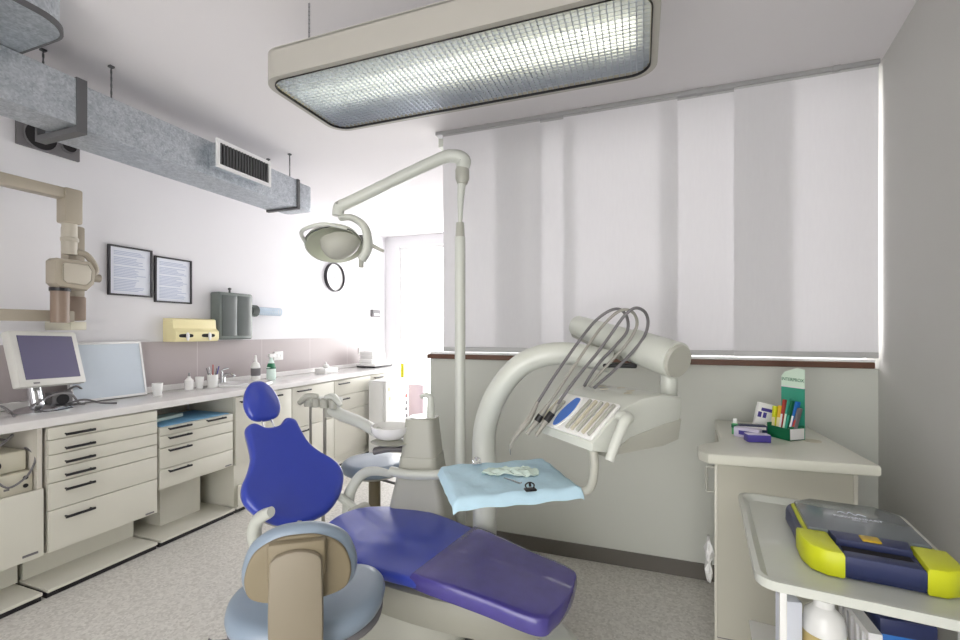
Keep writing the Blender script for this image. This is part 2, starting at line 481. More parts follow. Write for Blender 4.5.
# ------------------------------------------------------------------ air duct on the left
du = thing('air_duct', 'galvanised sheet metal air duct running under the ceiling along the left wall', 'air duct', (-2.52, 1.3, 2.245))
def dbox(a, b_): return MB().span(a, b_, .003)
dbox((-.14, -.01, .02), (.14, 1.36, .222)).make('duct_section', M_duct, du, False)
dbox((-.05, -1.1, .025), (.15, -.03, .235)).make('duct_section', M_duct, du, False)
def flange(y, name='flange', w=.155, z0=.0, z1=.24, t=.02, wl=None):
    b = MB(); wl = w if wl is None else wl
    b.span((-wl, y - t, z0 - .004), (w, y + t, z0 + .022)); b.span((-wl, y - t, z1 - .018), (w, y + t, z1))
    b.span((w - .018, y - t, z0 + .022), (w, y + t, z1 - .018)); b.span((-wl, y - t, z0 + .022), (-wl + .018, y + t, z1 - .018))
    b.make(name, M_grilled, du, False)
flange(-.02); flange(-.32, z0=.012, z1=.236, wl=.06); flange(1.34, z0=.01, z1=.225, w=.148, t=.012)
b = MB(); b.prism(rrect(-.13, 1.352, .13, 1.52, .05), .03, .215, .004); b.make('end_cap', M_duct, du)
gr = MB(); gr.span((.14, .62, .07), (.215, .98, .205)); gr.make('outlet_box', M_duct, du, False)
gf = ringf = MB()
gf.span((.215, .60, .055), (.228, 1.0, .075)); gf.span((.215, .60, .2), (.228, 1.0, .22)); gf.span((.215, .60, .075), (.228, .62, .2)); gf.span((.215, .98, .075), (.228, 1.0, .2))
go = gf.make('outlet_grille', M_rail, du, False)
b = MB()
for k in range(17):
    y = .63 + k * .0212; b.box((.222, y, .1375), (.010, .006, .125))
b.make('grille_bars', M_grilled, go, False)
MB().span((.2155, .62, .075), (.217, .98, .2)).make('grille_backing', M_dark, go, False)
# raised elbow at the near end, against the ceiling
el = rrect(-.12, -1.1, .50, -.23, .12, 8)
MB().prism(el, .238, .392).make('elbow', M_duct, du, False)
ringwall([(x * 1.0 + (.008 if x > .2 else -.008), y + (.008 if y > -.7 else -.008)) for x, y in el], el, .236, .256).make('elbow_seam', M_grilled, du)
for x, y, zt in ((-.10, 1.3, .39), (.12, 1.28, .39), (.10, .13, .39), (-.05, -.06, .39)):
    b = MB(); n = 10
    for k in range(n):
        z = .222 + (zt - .222) * k / n
        b.box((x - .0 , y, z + .008), (.008 if k % 2 else .0025, .0025 if k % 2 else .008, .018))
    b.box((x, y, zt), (.02, .02, .008)); b.make('hanger_chain', M_grilled, du, False)

vp = thing('wall_vent', 'dark grey vent plate with two round openings on the left wall under the duct', 'vent', (XW, 1.6, 2.53))
MB().span((0, -.13, -.125), (.02, .17, .105), .003).make('plate', M_vent, vp, False)
for y, r in ((-.022, .075), (.115, .038)):
    MB().cyl((.012, y, -.045), (.022, y, -.045), r, 28).make('opening', M_dark, vp)
    MB().lathe([(r, 0), (r + .008, 0), (r + .008, .006), (r, .006)], M=T((.02, y, -.045)) @ Matrix.Rotation(PI / 2, 4, 'Y')).make('opening_rim', M_vent, vp)

# ------------------------------------------------------------------ left wall fittings
def framed(y, z, label):
    t = thing('framed_notice', label, 'framed notice', (XW, y, z), group='framed notices on the left wall')
    w, h = .14, .168; b = MB()
    b.span((0, -w, h - .011), (.018, w, h)); b.span((0, -w, -h), (.018, w, -h + .011)); b.span((0, -w, -h + .011), (.018, -w + .011, h - .011)); b.span((0, w - .011, -h + .011), (.018, w, h - .011))
    b.make('frame', M_frame, t, False)
    pg = MB().span((0, -w + .011, -h + .011), (.008, w - .011, h - .011)).make('page', M_pagepaper, t, False)
    b = MB(); random.seed(int(y * 100))
    for k in range(26):
        zz = h - .04 - k * .0105
        if k in (3, 9, 17): continue
        L_ = random.uniform(.6, 1.0); b.span((.008, -.105, zz), (.0086, -.105 + .21 * L_, zz + .0045))
    b.make('printed_lines', M_text, pg, False)
framed(2.071, 1.758, 'framed printed notice with dark frame, left of the pair, beside the x-ray head')
framed(2.37, 1.728, 'framed printed notice with dark frame, right of the pair, above the cream glove dispenser')

t = thing('glove_dispenser', 'cream yellow two-slot plastic dispenser mounted on the wall', 'dispenser', (XW, 2.46, 1.27))
prof = [(0, 0), (.12, 0), (.135, .02), (.135, .075), (.105, .10), (.10, .165), (.085, .175), (0, .175)]
def xprism(prof, y0, y1, bev=.004):   # profile in x,z swept along y
    R = Matrix(((1, 0, 0, 0), (0, 0, 1, 0), (0, 1, 0, 0), (0, 0, 0, 1)))
    return MB().prism(prof, y0, y1, bev, M=R)
xprism(prof, -.165, .19).make('body', M_yellow, t)
for y in (-.085, .095):
    MB().prism(smooth_outline([(-.055, 0), (-.04, .012), (.04, .012), (.055, 0), (.04, -.012), (-.04, -.012)]), .1345, .137, M=T((0, y, .045)) @ Matrix.Rotation(PI / 2, 4, 'Z') @ Matrix.Rotation(PI / 2, 4, 'X')).make('slot', M_dark, t)
    MB().pad(smooth_outline([(-.03, 0), (-.01, .012), (.03, .006), (.025, -.01), (-.02, -.012)]), .01, .004, M=T((.135, y + .01, .040), 0, 0, PI / 2), rnd=.008).make('glove_tip', M_white, t)

t = thing('towel_dispenser', 'smoked grey plastic paper towel dispenser on the left wall', 'dispenser', (XW, 2.84, 1.28))
MB().span((0, -.165, 0), (.11, .165, .39), .015).make('body', M_smoke, t)
MB().prism([(-.15, -.0), (.15, 0), (.15, .02), (-.15, .02)], 0, .001, M=T((.11, 0, 0), PI / 2)).make('lip', M_smoke2, t, False)
MB().span((.105, -.145, .03), (.116, -.002, .365), .004).make('door_panel', M_smoke2, t)
MB().span((.105, .005, .03), (.116, .145, .365), .004).make('door_panel', M_smoke2, t)
b = MB(); b.cyl((.05, -.02, .39), (.05, -.02, .415), .008, 10); b.lathe([(.0, -.012), (.013, -.006), (.013, .006), (.0, .012)], (.05, -.02, .425), 12); b.make('lock_knob', M_grilled, t)

t = thing('cup_dispenser', 'pale blue tube cup dispenser on the wall right of the towel dispenser', 'dispenser', (XW, 3.2, 1.53))
MB().lathe([(.0, 0), (.045, 0), (.052, .02), (.052, .06), (.0, .06)], M=T((.07, -.19, 0), 0, -PI / 2)).make('holder', M_smoke2, t)
b = MB()
for k in range(12): b.lathe([(.034, 0), (.038, .014), (.034, .016)], M=T((.07, -.13 + k * .024, 0), 0, -PI / 2), seg=18)
b.make('cup_stack', M_cup, t)
MB().span((0, -.2, -.02), (.03, .15, .02), .004).make('bracket', M_white, t)

t = thing('wall_clock', 'round wall clock with dark rim and white face on the left wall', 'clock', (XW, 4.235, 1.965))
R90 = T((0, 0, 0), 0, 0, PI / 2)
MB().lathe([(.154, 0), (.164, 0), (.164, .035), (.160, .04), (.154, .038)], seg=48, M=R90).make('rim', M_frame, t)
MB().lathe([(.0, 0), (.152, 0), (.152, .015), (.0, .015)], seg=48, M=R90).make('face', M_white, t)
def hand(L_, a, w):
    return MB().box((.02, 0, L_ / 2 - .01), (.002, w, L_), M=T((0, 0, 0), 0, a)).make('clock_hand', M_vent, t, False)
hand(.075, 2.1, .006); hand(.11, -.8, .004)

def socket(y, z, label, n=2):
    t = thing('wall_socket', label, 'socket', (XW + .006, y, z), group='sockets on the splashback')
    MB().span((0, -.045 * n / 2 - .01, -.042), (.01, .045 * n / 2 + .01, .042), .003).make('plate', M_white, t)
    for k in range(n):
        yy = (k - (n - 1) / 2) * .045
        for dz in (-.012, 0, .012): MB().cyl((.0095, yy, dz), (.0105, yy, dz), .003, 8).make('hole', M_dark, t)
socket(3.40, 1.11, 'white double wall socket behind the green-labelled spray bottle')
socket(4.76, 1.10, 'white wall socket beside the stacked boxes at the counter end')
t = thing('wall_control', 'small grey control box on the left wall near the far corner', 'wall control', (XW, 5.07, 1.585))
MB().span((0, -.085, -.05), (.04, .085, .045), .004).make('box', M_vent, t); MB().span((.04, -.06, -.03), (.043, .06, -.005)).make('slot', M_rail, t, False)

# ------------------------------------------------------------------ x-ray unit on the wall
x = thing('dental_xray_unit', 'ivory wall-mounted dental x-ray arm and head above the monitor', 'x-ray machine', (-3.0, 1.55, 1.35))
MB().span((-.305, -.95, .69), (-.02, -.80, .85), .01).make('wall_bracket', M_ivory, x)
MB().span((-.05, -.90, .732), (.02, .05, .792), .008).make('upper_arm', M_ivory, x)
MB().span((-.06, -.02, .60), (.03, .065, .795), .012).make('elbow_block', M_ivory, x)
b = MB(); b.cyl((-.015, .022, .43), (-.015, .022, .60), .034, 22); b.lathe([(.036, 0), (.04, .005), (.04, .02), (.036, .025)], (-.015, .022, .50)); b.make('pivot', M_xlight, x)
MB().span((-.15, .045, .13), (-.07, .13, .61), .012).make('wall_column', M_ivory, x)
MB().span((-.17, .03, .06), (-.05, .125, .20), .01).make('column_foot', M_ivoryd, x)
MB().span((-.305, .05, .005), (-.06, .13, .055), .006).make('junction_box', M_beige, x)
pts = [(-.10, -.06), (-.08, -.08), (.05, -.09), (.085, -.05), (.09, .03), (.065, .075), (-.085, .075), (-.10, .06)]
RX = Matrix(((0, 0, 1, 0), (1, 0, 0, 0), (0, 1, 0, 0), (0, 0, 0, 1)))   # outline y,z extruded in x
MB().prism(pts, .0, .10, .018, M=T((0, .0, .315)) @ RX).make('tube_head', M_ivory, x)
MB().prism([(p[0] * .7, p[1] * .7) for p in pts], .10, .112, .01, M=T((0, .0, .315)) @ RX).make('head_cover', M_xlight, x)
MB().lathe([(.0, 0), (.040, 0), (.040, .165), (.044, .175), (.044, .19), (0, .19)], (.045, -.052, .045), 26).make('cone', M_ivoryd, x)
MB().lathe([(.042, 0), (.045, 0), (.045, .018), (.042, .018)], (.045, -.052, .215), 26).make('cone_ring', M_black, x)
b = MB(); b.tube([(-.02, .0, .45), (.0, .09, .44), (.0, .14, .36), (.0, .11, .31)], .018, 10, M=None); b.cyl((0, .1, .31), (0, .16, .31), .024, 16); b.make('yoke', M_ivory, x)
MB().span((-.05, -.95, .052), (.0, .04, .112), .006).make('lower_arm', M_ivory, x)

# ------------------------------------------------------------------ worktop and cabinets on the left
XF = -2.838
wt = thing('worktop', 'long pale marble-look worktop running along the left wall', 'worktop', (XF, 2.8, .864))
b = MB(); b.span((-.465, -2.4, 0), (.03, 2.3, .046), .008); b.make('slab', M_top, wt)
def base_plate(y0, y1, parent, ox, oy):
    MB().span((-3.3 - ox, y0 - oy, .028), (-2.805 - ox, y1 - oy, .045), .003).make('base_plate', M_cab, parent)
    MB().span((-3.3 - ox, y0 - oy, 0), (-2.82 - ox, y1 - oy, .028)).make('plinth', M_black, parent, False)
def bar_handle(parent, y0, y1, z, m=M_black):
    y0 -= .012; y1 -= .012
    b = MB(); b.cyl((.026, y0, z), (.026, y1, z), .007, 10)
    b.cyl((0, y0 + .01, z), (.026, y0 + .01, z), .0045, 8); b.cyl((0, y1 - .01, z), (.026, y1 - .01, z), .0045, 8)
    return b.make('handle', m, parent)
# shelf cabinet at the left edge
oy = .98
c0 = thing('shelf_cabinet', 'cream cabinet with open shelf above a plain door at the left edge', 'cabinet', (XF, oy, 0))
b = MB()
b.span((-.46, .365, .222), (0, .385, .864)); b.span((-.46, -.385, .222), (0, -.365, .864)); b.span((-.46, -.365, .53), (-.005, .365, .55)); b.span((-.46, -.365, .222), (-.01, .365, .24)); b.span((-.46, -.365, .24), (-.45, .365, .864))
b.make('body', M_cabin, c0, False)
d = MB().span((0, -.383, .222), (.018, .383, .56), .002).make('door', M_cab, c0)
MB().span((.018, .30, .245), (.0215, .36, .256), .001).make('badge', M_vent, d)
MB().span((-.46, -.38, .045), (-.20, .38, .222)).make('support_panel', M_cab, c0, False)
base_plate(.6, 1.352, c0, XF, oy)
# six drawer unit
oy = 1.652
c1 = thing('drawer_cabinet', 'cream cabinet with six drawers and black bar handles left of the blue mat', 'cabinet', (XF, oy, 0), group='drawer cabinets under the worktop')
MB().span((-.46, -.27, .22), (0, .27, .86)).make('body', M_cabin, c1, False)
MB().span((-.46, -.27, .045), (-.20, .27, .22)).make('support_panel', M_cab, c1, False)
zs = [.858, .793, .717, .646, .573, .434, .222]; hz = [.815, .743, .672, .603, .530, .386]
for k in range(6):
    d = MB().span((0, -.27, zs[k + 1] + .002), (.018, .27, zs[k] - .002), .002).make('drawer', M_cab, c1)
    h_ = bar_handle(d, 1.455 - oy, 1.586 - oy, hz[k]); h_.location.x = .018
MB().span((.018, .20, .232), (.0215, .25, .241), .001).make('badge', M_vent, c1)
base_plate(1.372, 1.915, c1, XF, oy)
# hanging drawer unit with the blue mat
oy = 2.203
c2 = thing('drawer_cabinet', 'cream hanging drawer unit with open gap above, carrying the blue mat', 'cabinet', (XF, oy, 0), group='drawer cabinets under the worktop')
MB().span((-.45, -.265, .357), (0, .265, .742)).make('body', M_cab, c2, False)
zs = [.742, .690, .612, .480, .357]
for k in range(4):
    d = MB().span((0, -.265, zs[k + 1] + .002), (.018, .265, zs[k] - .002), .002).make('drawer', M_cab, c2)
    for (ya, yb) in (((-.208, -.061), (.056, .198)) if k == 0 else ((-.208, -.061),)):
        h_ = bar_handle(d, ya, yb, zs[k] - (.012 if k == 0 else .018)); h_.location.x = .018
MB().span((.018, .20, .368), (.0215, .25, .377), .001).make('badge', M_vent, c2)
MB().span((-.46, -.128, .045), (-.18, .16, .357)).make('support_column', M_cab, c2, False)
MB().span((-.465, -.265, .045), (-.45, .265, .864)).make('back_panel', M_cabin, c2, False)
base_plate(1.935, 2.475, c2, XF, oy)
# cabinet under the sink
oy = 2.78
c3 = thing('sink_cabinet', 'cream cabinet under the washbasin, partly hidden by the blue headrest', 'cabinet', (XF, oy, 0))
MB().span((-.46, -.29, .045), (0, .275, .862)).make('body', M_cab, c3, False)
for ya, yb in ((-.288, -.006), (-.002, .274)):
    d = MB().span((0, ya, .35), (.018, yb, .856), .002).make('door', M_cab, c3); h_ = bar_handle(d, ya + .04, ya + .16, .82); h_.location.x = .018
MB().prism([(-.2, 0), (.03, -.28), (.03, .27), (-.2, .27)], .045, .2).make('foot_panel', M_cab, c3, False)
base_plate(2.49, 3.055, c3, XF, oy)
def far_drawers(ya, yb, label, rows, handles=True):
    oy = (ya + yb) / 2; w = (yb - ya) / 2
    c = thing('drawer_cabinet', label, 'cabinet', (XF, oy, 0), group='drawer cabinets under the worktop')
    MB().span((-.46, -w, .045), (0, w, .862)).make('body', M_cab, c, False)
    for k in range(len(rows) - 1):
        d = MB().span((0, -w + .002, rows[k + 1] + .002), (.018, w - .002, rows[k] - .002), .002).make('drawer', M_cab, c)
        h_ = bar_handle(d, -w + .06, -w + .22, rows[k] - .035); h_.location.x = .018
    base_plate(ya, yb, c, XF, oy)
far_drawers(3.06, 3.62, 'cream drawer cabinet right of the blue headrest, single black handle showing', [.858, .50, .1])
far_drawers(3.625, 4.25, 'cream drawer cabinet behind the assistant arm, left of the fridge', [.858, .70, .54, .1])
far_drawers(4.255, 5.09, 'cream drawer cabinet at the far end, hidden behind the fridge', [.858, .6, .3, .1])
fr = thing('small_fridge', 'white under-counter fridge with small magnets at the far end of the worktop', 'fridge', (-2.72, 4.375, 0))
MB().span((-.05, -.245, .0), (.13, .245, .80), .01).make('body', M_white, fr)
d = MB().span((.135, -.245, .03), (.17, .245, .80), .01).make('door', M_white, fr)
MB().span((-.052, -.247, .801), (.172, .247, .812), .003).make('lid', M_rail, fr)
random.seed(4)
for y, z, m in ((.19, .60, M_red), (.20, .52, M_vent), (.19, .45, M_vent), (.2, .37, M_vent), (-.18, .72, M_yellow), (-.17, .62, M_yellow)):
    MB().span((.1705, y - .02, z - .02), (.174, y + .02, z + .02), .001).make('magnet', m, d)
b = MB().span((-2.62, 4.56, .813), (-2.585, 4.58, .97), .003); tag(b.make('yellow_tag', M_yel), 'neon yellow tag standing on the corner of the white fridge', 'tag')
t = thing('screen_panel', 'pale pinkish low panel standing behind the fridge before the bright window', 'panel', (-2.6, 4.9, 0))
MB().span((-.10, -.015, .03), (.10, .015, .69), .004).make('board', M_pinkgrey, t); MB().span((-.11, -.06, 0), (.11, .06, .03), .004).make('foot', M_rail, t)

# items in and on the left furniture
t = thing('control_unit', 'beige electronic box lying on top of the wider beige device in the shelf', 'device', (-2.99, 1.16, .657), group='devices in the open shelf')
MB().span((-.13, -.25, 0), (.10, .17, .10), .012).make('case', M_beige, t); MB().cyl((.10, .05, .045), (.108, .05, .045), .022, 16).make('knob', M_black, t)
MB().span((.10, -.1, .02), (.103, -.02, .07)).make('port', M_vent, t, False)
t = thing('control_unit', 'wider beige electronic device at the bottom of the open shelf', 'device', (-2.99, 1.14, .551), group='devices in the open shelf')
MB().span((-.16, -.27, 0), (.13, .20, .104), .006).make('case', M_beige, t)
for y, z in ((.17, .075), (.17, .035)): MB().cyl((.13, y, z), (.135, y, z), .01, 12).make('button', M_black, t)
b = MB()
for k in range(7): b.span((.13, -.12 + k * .035, .03), (.132, -.10 + k * .035, .04))
b.make('vent_slots', M_vent, t, False)
b = MB()
b.tube([(-2.9, .95, .80), (-2.86, 1.1, .77), (-2.85, 1.2, .80), (-2.9, 1.28, .84)], .006, 8)
b.tube([(-2.87, 1.21, .70), (-2.845, 1.19, .66), (-2.84, 1.24, .60), (-2.84, 1.31, .64), (-2.86, 1.35, .72), (-2.93, 1.34, .76)], .005, 8)
b.tube([(-2.9, 1.0, .79), (-2.88, 1.08, .82), (-2.95, 1.2, .83), (-3.0, 1.3, .80)], .008, 8)
tag(b.make('cable', M_vent), 'grey cables looping over the devices in the open shelf', 'cable')

mo = thing('monitor', 'ivory flat computer monitor with dark screen on a round chrome foot', 'monitor', (-3.10, 1.49, .91), .26)
Mm = T((.03, .0, .29), 0, 0, 0) @ Matrix.Rotation(math.radians(-16), 4, 'Y') @ Matrix.Rotation(math.radians(-2), 4, 'X')
MB().span((-.03, -.175, -.155), (.02, .175, .150), .01, M=Mm).make('bezel', M_monitor, mo)
MB().span((.0195, -.142, -.118), (.0225, .142, .122), M=Mm).make('screen', M_screen, mo, False)
MB().span((.0205, -.11, -.142), (.0222, -.08, -.134), M=Mm).make('badge', M_vent, mo, False)
MB().span((-.055, -.10, -.09), (-.03, .10, .09), .02, M=Mm).make('back_shell', M_monitor, mo)
MB().tube([(-.04, 0, .26), (-.05, 0, .15), (-.03, 0, .03)], [.03, .028, .035], 16).make('neck', M_chrome, mo)
MB().lathe([(0, 0), (.13, 0), (.132, .008), (.10, .022), (.04, .034), (0, .036)], (0, 0, .0), 36).make('foot', M_chrome, mo)
t = thing('xray_viewer', 'flat pale light-box panel in thin frame leaning on the wall right of the monitor', 'light box', (-3.20, 1.885, .912))
Mv = T((0, 0, 0), 0, 0, math.radians(-11)) @ T((.012, 0, .185))
b = MB(); b.span((-.015, -.215, .170), (.012, .215, .185), .003, M=Mv); b.span((-.015, -.215, -.185), (.012, .215, -.170), .003, M=Mv); b.span((-.015, -.215, -.170), (.012, -.203, .170), M=Mv); b.span((-.015, .203, -.170), (.012, .215, .170), M=Mv)
b.make('frame', M_rail, t); MB().span((-.014, -.203, -.17), (.008, .203, .17), M=Mv).make('panel', M_light, t, False)
b = MB()
for pts in ([(-3.06, 1.42, .945), (-3.02, 1.50, 1.0), (-3.06, 1.60, .99), (-3.1, 1.66, .93), (-3.12, 1.7, .917)], [(-3.12, 1.62, .93), (-3.05, 1.66, .95), (-3.0, 1.72, .925), (-2.96, 1.78, .917)], [(-3.22, 1.3, .93), (-3.14, 1.33, .96), (-3.08, 1.35, .93), (-3.0, 1.33, .917)], [(-3.2, 1.62, .97), (-3.18, 1.69, 1.02), (-3.22, 1.75, .97), (-3.22, 1.73, .92)]):
    b.tube(pts, .006, 8)
tag(b.make('cable', M_vent), 'tangled grey cables behind and beside the monitor foot on the worktop', 'cable')
t = thing('small_speaker', 'small dark box among the cables behind the monitor foot', 'box', (-3.17, 1.60, .912)); MB().span((-.03, -.05, 0), (.04, .05, .085), .006).make('case', M_vent, t); MB().cyl((.04, 0, .045), (.043, 0, .045), .03, 20).make('grille', M_black, t)
def cup(x_, y_, label, h_=.09, m=M_cup, r=.035):
    b = MB().lathe([(0, 0), (r * .75, 0), (r, h_), (r * .93, h_), (r * .7, .004), (0, .004)], (0, 0, 0), 24)
    return tag(b.make('cup', m, loc=(x_, y_, .911)), label, 'cup', 'cups on the worktop')
cup(-3.08, 2.10, 'small clear plastic cup right of the light-box panel', .085, M_white, .032)
cup(-3.16, 2.47, 'clear cup left of the pen holder beside the dish', .09, M_white, .03)
t = thing('pen_holder', 'pale cup holding upright pens and brushes beside the washbasin', 'pen holder', (-3.13, 2.555, .911))
MB().lathe([(0, 0), (.034, 0), (.038, .10), (.035, .10), (.031, .004), (0, .004)], seg=24).make('cup', M_white, t)
for k, (a, m) in enumerate(((0, M_vent), (1.2, M_violet), (2.4, M_red), (3.6, M_vent), (5, M_steel))):
    MB().cyl((.008 * math.cos(a), .008 * math.sin(a), .006), (.045 * math.cos(a), .045 * math.sin(a), .15 + .012 * (k % 3)), .004, 8).make('pen', m, t)
t = thing('pump_bottle', 'small white pump bottle left of the pen holder', 'bottle', (-3.18, 2.40, .911)); 
MB().lathe([(0, 0), (.03, 0), (.031, .07), (.012, .09), (.012, .10), (0, .10)]).make('body', M_porc, t); MB().cyl((0, 0, .10), (0, 0, .125), .005, 8).make('pump', M_steel, t)
t = thing('washbasin', 'oval white washbasin set in the worktop left of the bottles', 'sink', (-3.06, 2.80, .911))
MB().lathe([(.02, .002), (.14, .003), (.165, .016), (.185, .018), (.19, .0), (.0, .0)], seg=40, sy=1.15).make('rim', M_porc, t)
MB().cyl((0, 0, .003), (0, 0, .005), .02, 16).make('drain', M_chrome, t)
t = thing('tap', 'chrome mixer tap behind the washbasin', 'tap', (-3.22, 2.72, .93))
MB().lathe([(0, 0), (.025, 0), (.022, .05), (.02, .07), (0, .075)]).make('body', M_chrome, t)
MB().tube([(0, 0, .04), (.05, 0, .07), (.11, 0, .065), (.125, 0, .05)], .011, 12).make('spout', M_chrome, t)
MB().tube([(0, 0, .07), (-.005, 0, .10), (.03, .03, .115)], .007, 10).make('lever', M_chrome, t)
t = thing('soap_bottle', 'white squeeze bottle with conical tip and grey label right of the tap', 'bottle', (-3.16, 2.995, .911), group='bottles on the worktop')
MB().lathe([(0, 0), (.036, 0), (.038, .01), (.038, .13), (.03, .155), (.014, .17), (.008, .225), (0, .23)]).make('body', M_white, t)
MB().lathe([(.0385, .05), (.0387, .05), (.0387, .115), (.0385, .115)]).make('label', M_vent, t)
t = thing('spray_bottle', 'white spray bottle with green label beside the conical soap bottle', 'bottle', (-3.12, 3.13, .911), group='bottles on the worktop')
MB().lathe([(0, 0), (.042, 0), (.045, .01), (.045, .11), (.03, .15), (.016, .185), (.016, .20), (0, .20)], sx=.7).make('body', M_mask, t)
MB().lathe([(.046, .1), (.047, .1), (.033, .15), (.031, .15)], sx=.72).make('label', M_greend, t)
b = MB(); b.span((-.014, -.03, .20), (.014, .035, .235), .006); b.span((-.006, .03, .17), (.006, .04, .215), .003); b.make('trigger_head', M_white, t)
t = thing('tissue_box', 'small white box with tissues on the worktop behind the assistant arm', 'box', (-3.1, 3.85, .911))
MB().span((-.07, -.10, 0), (.07, .10, .05), .004).make('carton', M_white, t)
MB().pad(smooth_outline([(-.03, -.02), (-.01, .03), (.03, .01), (.01, -.03)]), .04, .03, M=T((0, 0, .05))).make('tissue', M_porc, t)
t = thing('instrument_box', 'dark-edged white tray box on the worktop far end, under the white cartons', 'box', (-3.07, 4.72, .911)); 
MB().span((-.13, -.2, 0), (.13, .2, .02), .006).make('base', M_black, t); MB().span((-.135, -.205, .02), (.135, .205, .05), .01).make('lid', M_white, t)
for k, (dy, w_, h_) in enumerate(((-.02, .15, .05), (-.01, .14, .05), (-.03, .13, .045))):
    tag(MB().span((-.09, -w_ , 0), (.09, w_, h_), .004).make('carton', M_white, loc=(-3.08, 4.70 + dy, .962 + k * .051)), ['white carton lying directly on the tray box', 'white carton in the middle of the stack by the socket', 'topmost white carton of the stack by the socket'][k], 'box', 'cartons stacked on the worktop end')
tag(MB().span((-.2, -.245, 0), (.155, .245, .006), .002).make('blue_mat', M_bluemat, loc=(-2.99, 2.203, .744)), 'light blue mat lying on the hanging drawer unit', 'mat')
t = thing('small_box', 'flat pale green packet lying on the blue mat', 'packet', (-3.05, 2.12, .751), .2); MB().span((-.05, -.11, 0), (.05, .11, .022), .003).make('wrap', M_mask, t)

# ------------------------------------------------------------------ dental chair
ch = thing('dental_chair', 'blue upholstered dental chair with reclined backrest, headrest and purple foot cover', 'dental chair', (-.9, 1.57, 0), -.17)
def seatz(x_, y_):
    return .485 - .045 * max(0, x_ + .1) - .06 * max(0, x_ - .25) * 1.0 + .8 * max(0, -.18 - x_) ** 2
so = smooth_outline([(-.35, 0), (-.31, -.14), (-.18, -.235), (.02, -.245), (.22, -.215), (.45, -.185), (.64, -.165), (.675, -.10), (.685, .0), (.675, .10), (.64, .165), (.45, .185), (.22, .215), (.02, .245), (-.18, .235), (-.31, .14)])
so = [(x_, y_ + .015) for x_, y_ in so]
MB().pad(so, .040, .012, rnd=.03, curve=lambda a, b_: seatz(a, b_) + .005).make('seat', M_blue, ch)
fo = []
for x_, y_ in so:
    if x_ >= .235: fo.append((x_ + .004 if x_ > .6 else x_, (y_ - .015) * 1.02 + .015))
fo = sorted([p for p in fo if p[1] < .015], key=lambda p: (p[0], -abs(p[1]))) + sorted([p for p in fo if p[1] >= .015], key=lambda p: (-p[0], -p[1]))
fo = [(.20, fo[0][1])] + fo + [(.20, fo[-1][1])]
MB().pad(fo, .056, .006, rnd=.014, curve=lambda a, b_: seatz(a, b_) + .003).make('foot_cover', M_purple, ch)
# backrest frame: local axes (across = y, up the back = b)
tilt = .841; yawr = -.13
Mb = T((-.507, -.017, .507), yawr) @ Matrix(((0, -math.cos(tilt), math.sin(tilt), 0), (1, 0, 0, 0), (0, math.sin(tilt), math.cos(tilt), 0), (0, 0, 0, 1)))
half = [(0, -.012), (.10, .0), (.19, .06), (.245, .15), (.235, .225), (.185, .295), (.145, .37), (.132, .46), (.125, .515), (.085, .535), (.045, .505), (0, .497)]
bo = half + [(-a, b_) for a, b_ in reversed(half[1:-1])]
bo = smooth_outline(bo, 4)
MB().pad(bo, .06, .0, M=Mb @ T((0, 0, -.06)), rnd=.03, curve=lambda a, b_: .35 * a * a + .10 * (b_ - .25) ** 2).make('backrest', M_blue, ch)
MB().pad([(a * .93, .01 + b_ * .96) for a, b_ in bo], .02, .0, M=Mb @ T((0, 0, -.077)), rnd=.01, curve=lambda a, b_: .35 * a * a + .10 * (b_ - .25) ** 2).make('back_shell', M_unitg, ch)
ho = smooth_outline([(a * 1.22, b_ * 1.2) for a, b_ in [(0, -.085), (.055, -.07), (.075, -.015), (.06, .05), (.03, .09), (0, .098), (-.03, .09), (-.06, .05), (-.075, -.015), (-.055, -.07)]], 4)
Mh = Mb @ T((0, .65, -.01)) @ Matrix.Rotation(.25, 4, 'X')
hr = MB().pad(ho, .05, .014, M=Mh @ T((0, 0, -.03)), rnd=.03).make('headrest', M_blue, ch)
for a in (-.025, .025): MB().cyl(Mb @ Vector((a, .46, -.045)), Mb @ Vector((a, .60, -.03)), .005, 8).make('headrest_rod', M_chrome, ch)
# links and armrests
def arm(sgn, name='armrest'):
    b = MB()
    if sgn > 0: b.tube([(-.50, .20, .44), (-.53, .24, .53), (-.48, .27, .62), (-.39, .27, .655), (-.27, .26, .66)], [.03, .028, .026, .024, .018], 14, flat=.75)
    else: b.tube([(-.48, -.15, .33), (-.555, -.21, .40), (-.57, -.25, .50), (-.53, -.26, .58), (-.455, -.255, .625)], [.036, .037, .036, .031, .022], 14, flat=.8)
    return b.make(name, M_unit, ch)
arm(1); arm(-1)
MB().tube([(-.60, .12, .60), (-.50, .20, .50), (-.36, .22, .42), (-.25, .18, .38)], .026, 12, flat=.7).make('hinge_link', M_unit, ch)
MB().cyl((-.44, .17, .46), (-.44, .26, .46), .036, 20).make('hinge_cap', M_unitg, ch)
MB().tube([(-.60, -.06, .55), (-.48, -.08, .45), (-.3, -.06, .40)], .03, 12).make('hinge_link', M_unitg, ch)
b = MB(); b.prism(smooth_outline([(-.36, 0), (-.28, -.15), (.1, -.19), (.5, -.12), (.62, .015), (.5, .15), (.1, .22), (-.28, .18)], 5), .33, .45, .03); b.make('seat_frame', M_undershade, ch)
b = MB(); b.prism(smooth_outline([(-.22, .015), (-.12, -.13), (.15, -.13), (.28, .015), (.15, .16), (-.12, .16)], 5), .12, .36, .02); b.make('lift_column', M_unitg, ch)
b = MB(); b.prism(smooth_outline([(-.42, .015), (-.34, -.17), (.0, -.21), (.3, -.16), (.4, .015), (.3, .19), (.0, .24), (-.34, .2)], 5), 0, .12, .03); b.make('base', M_unitg, ch)
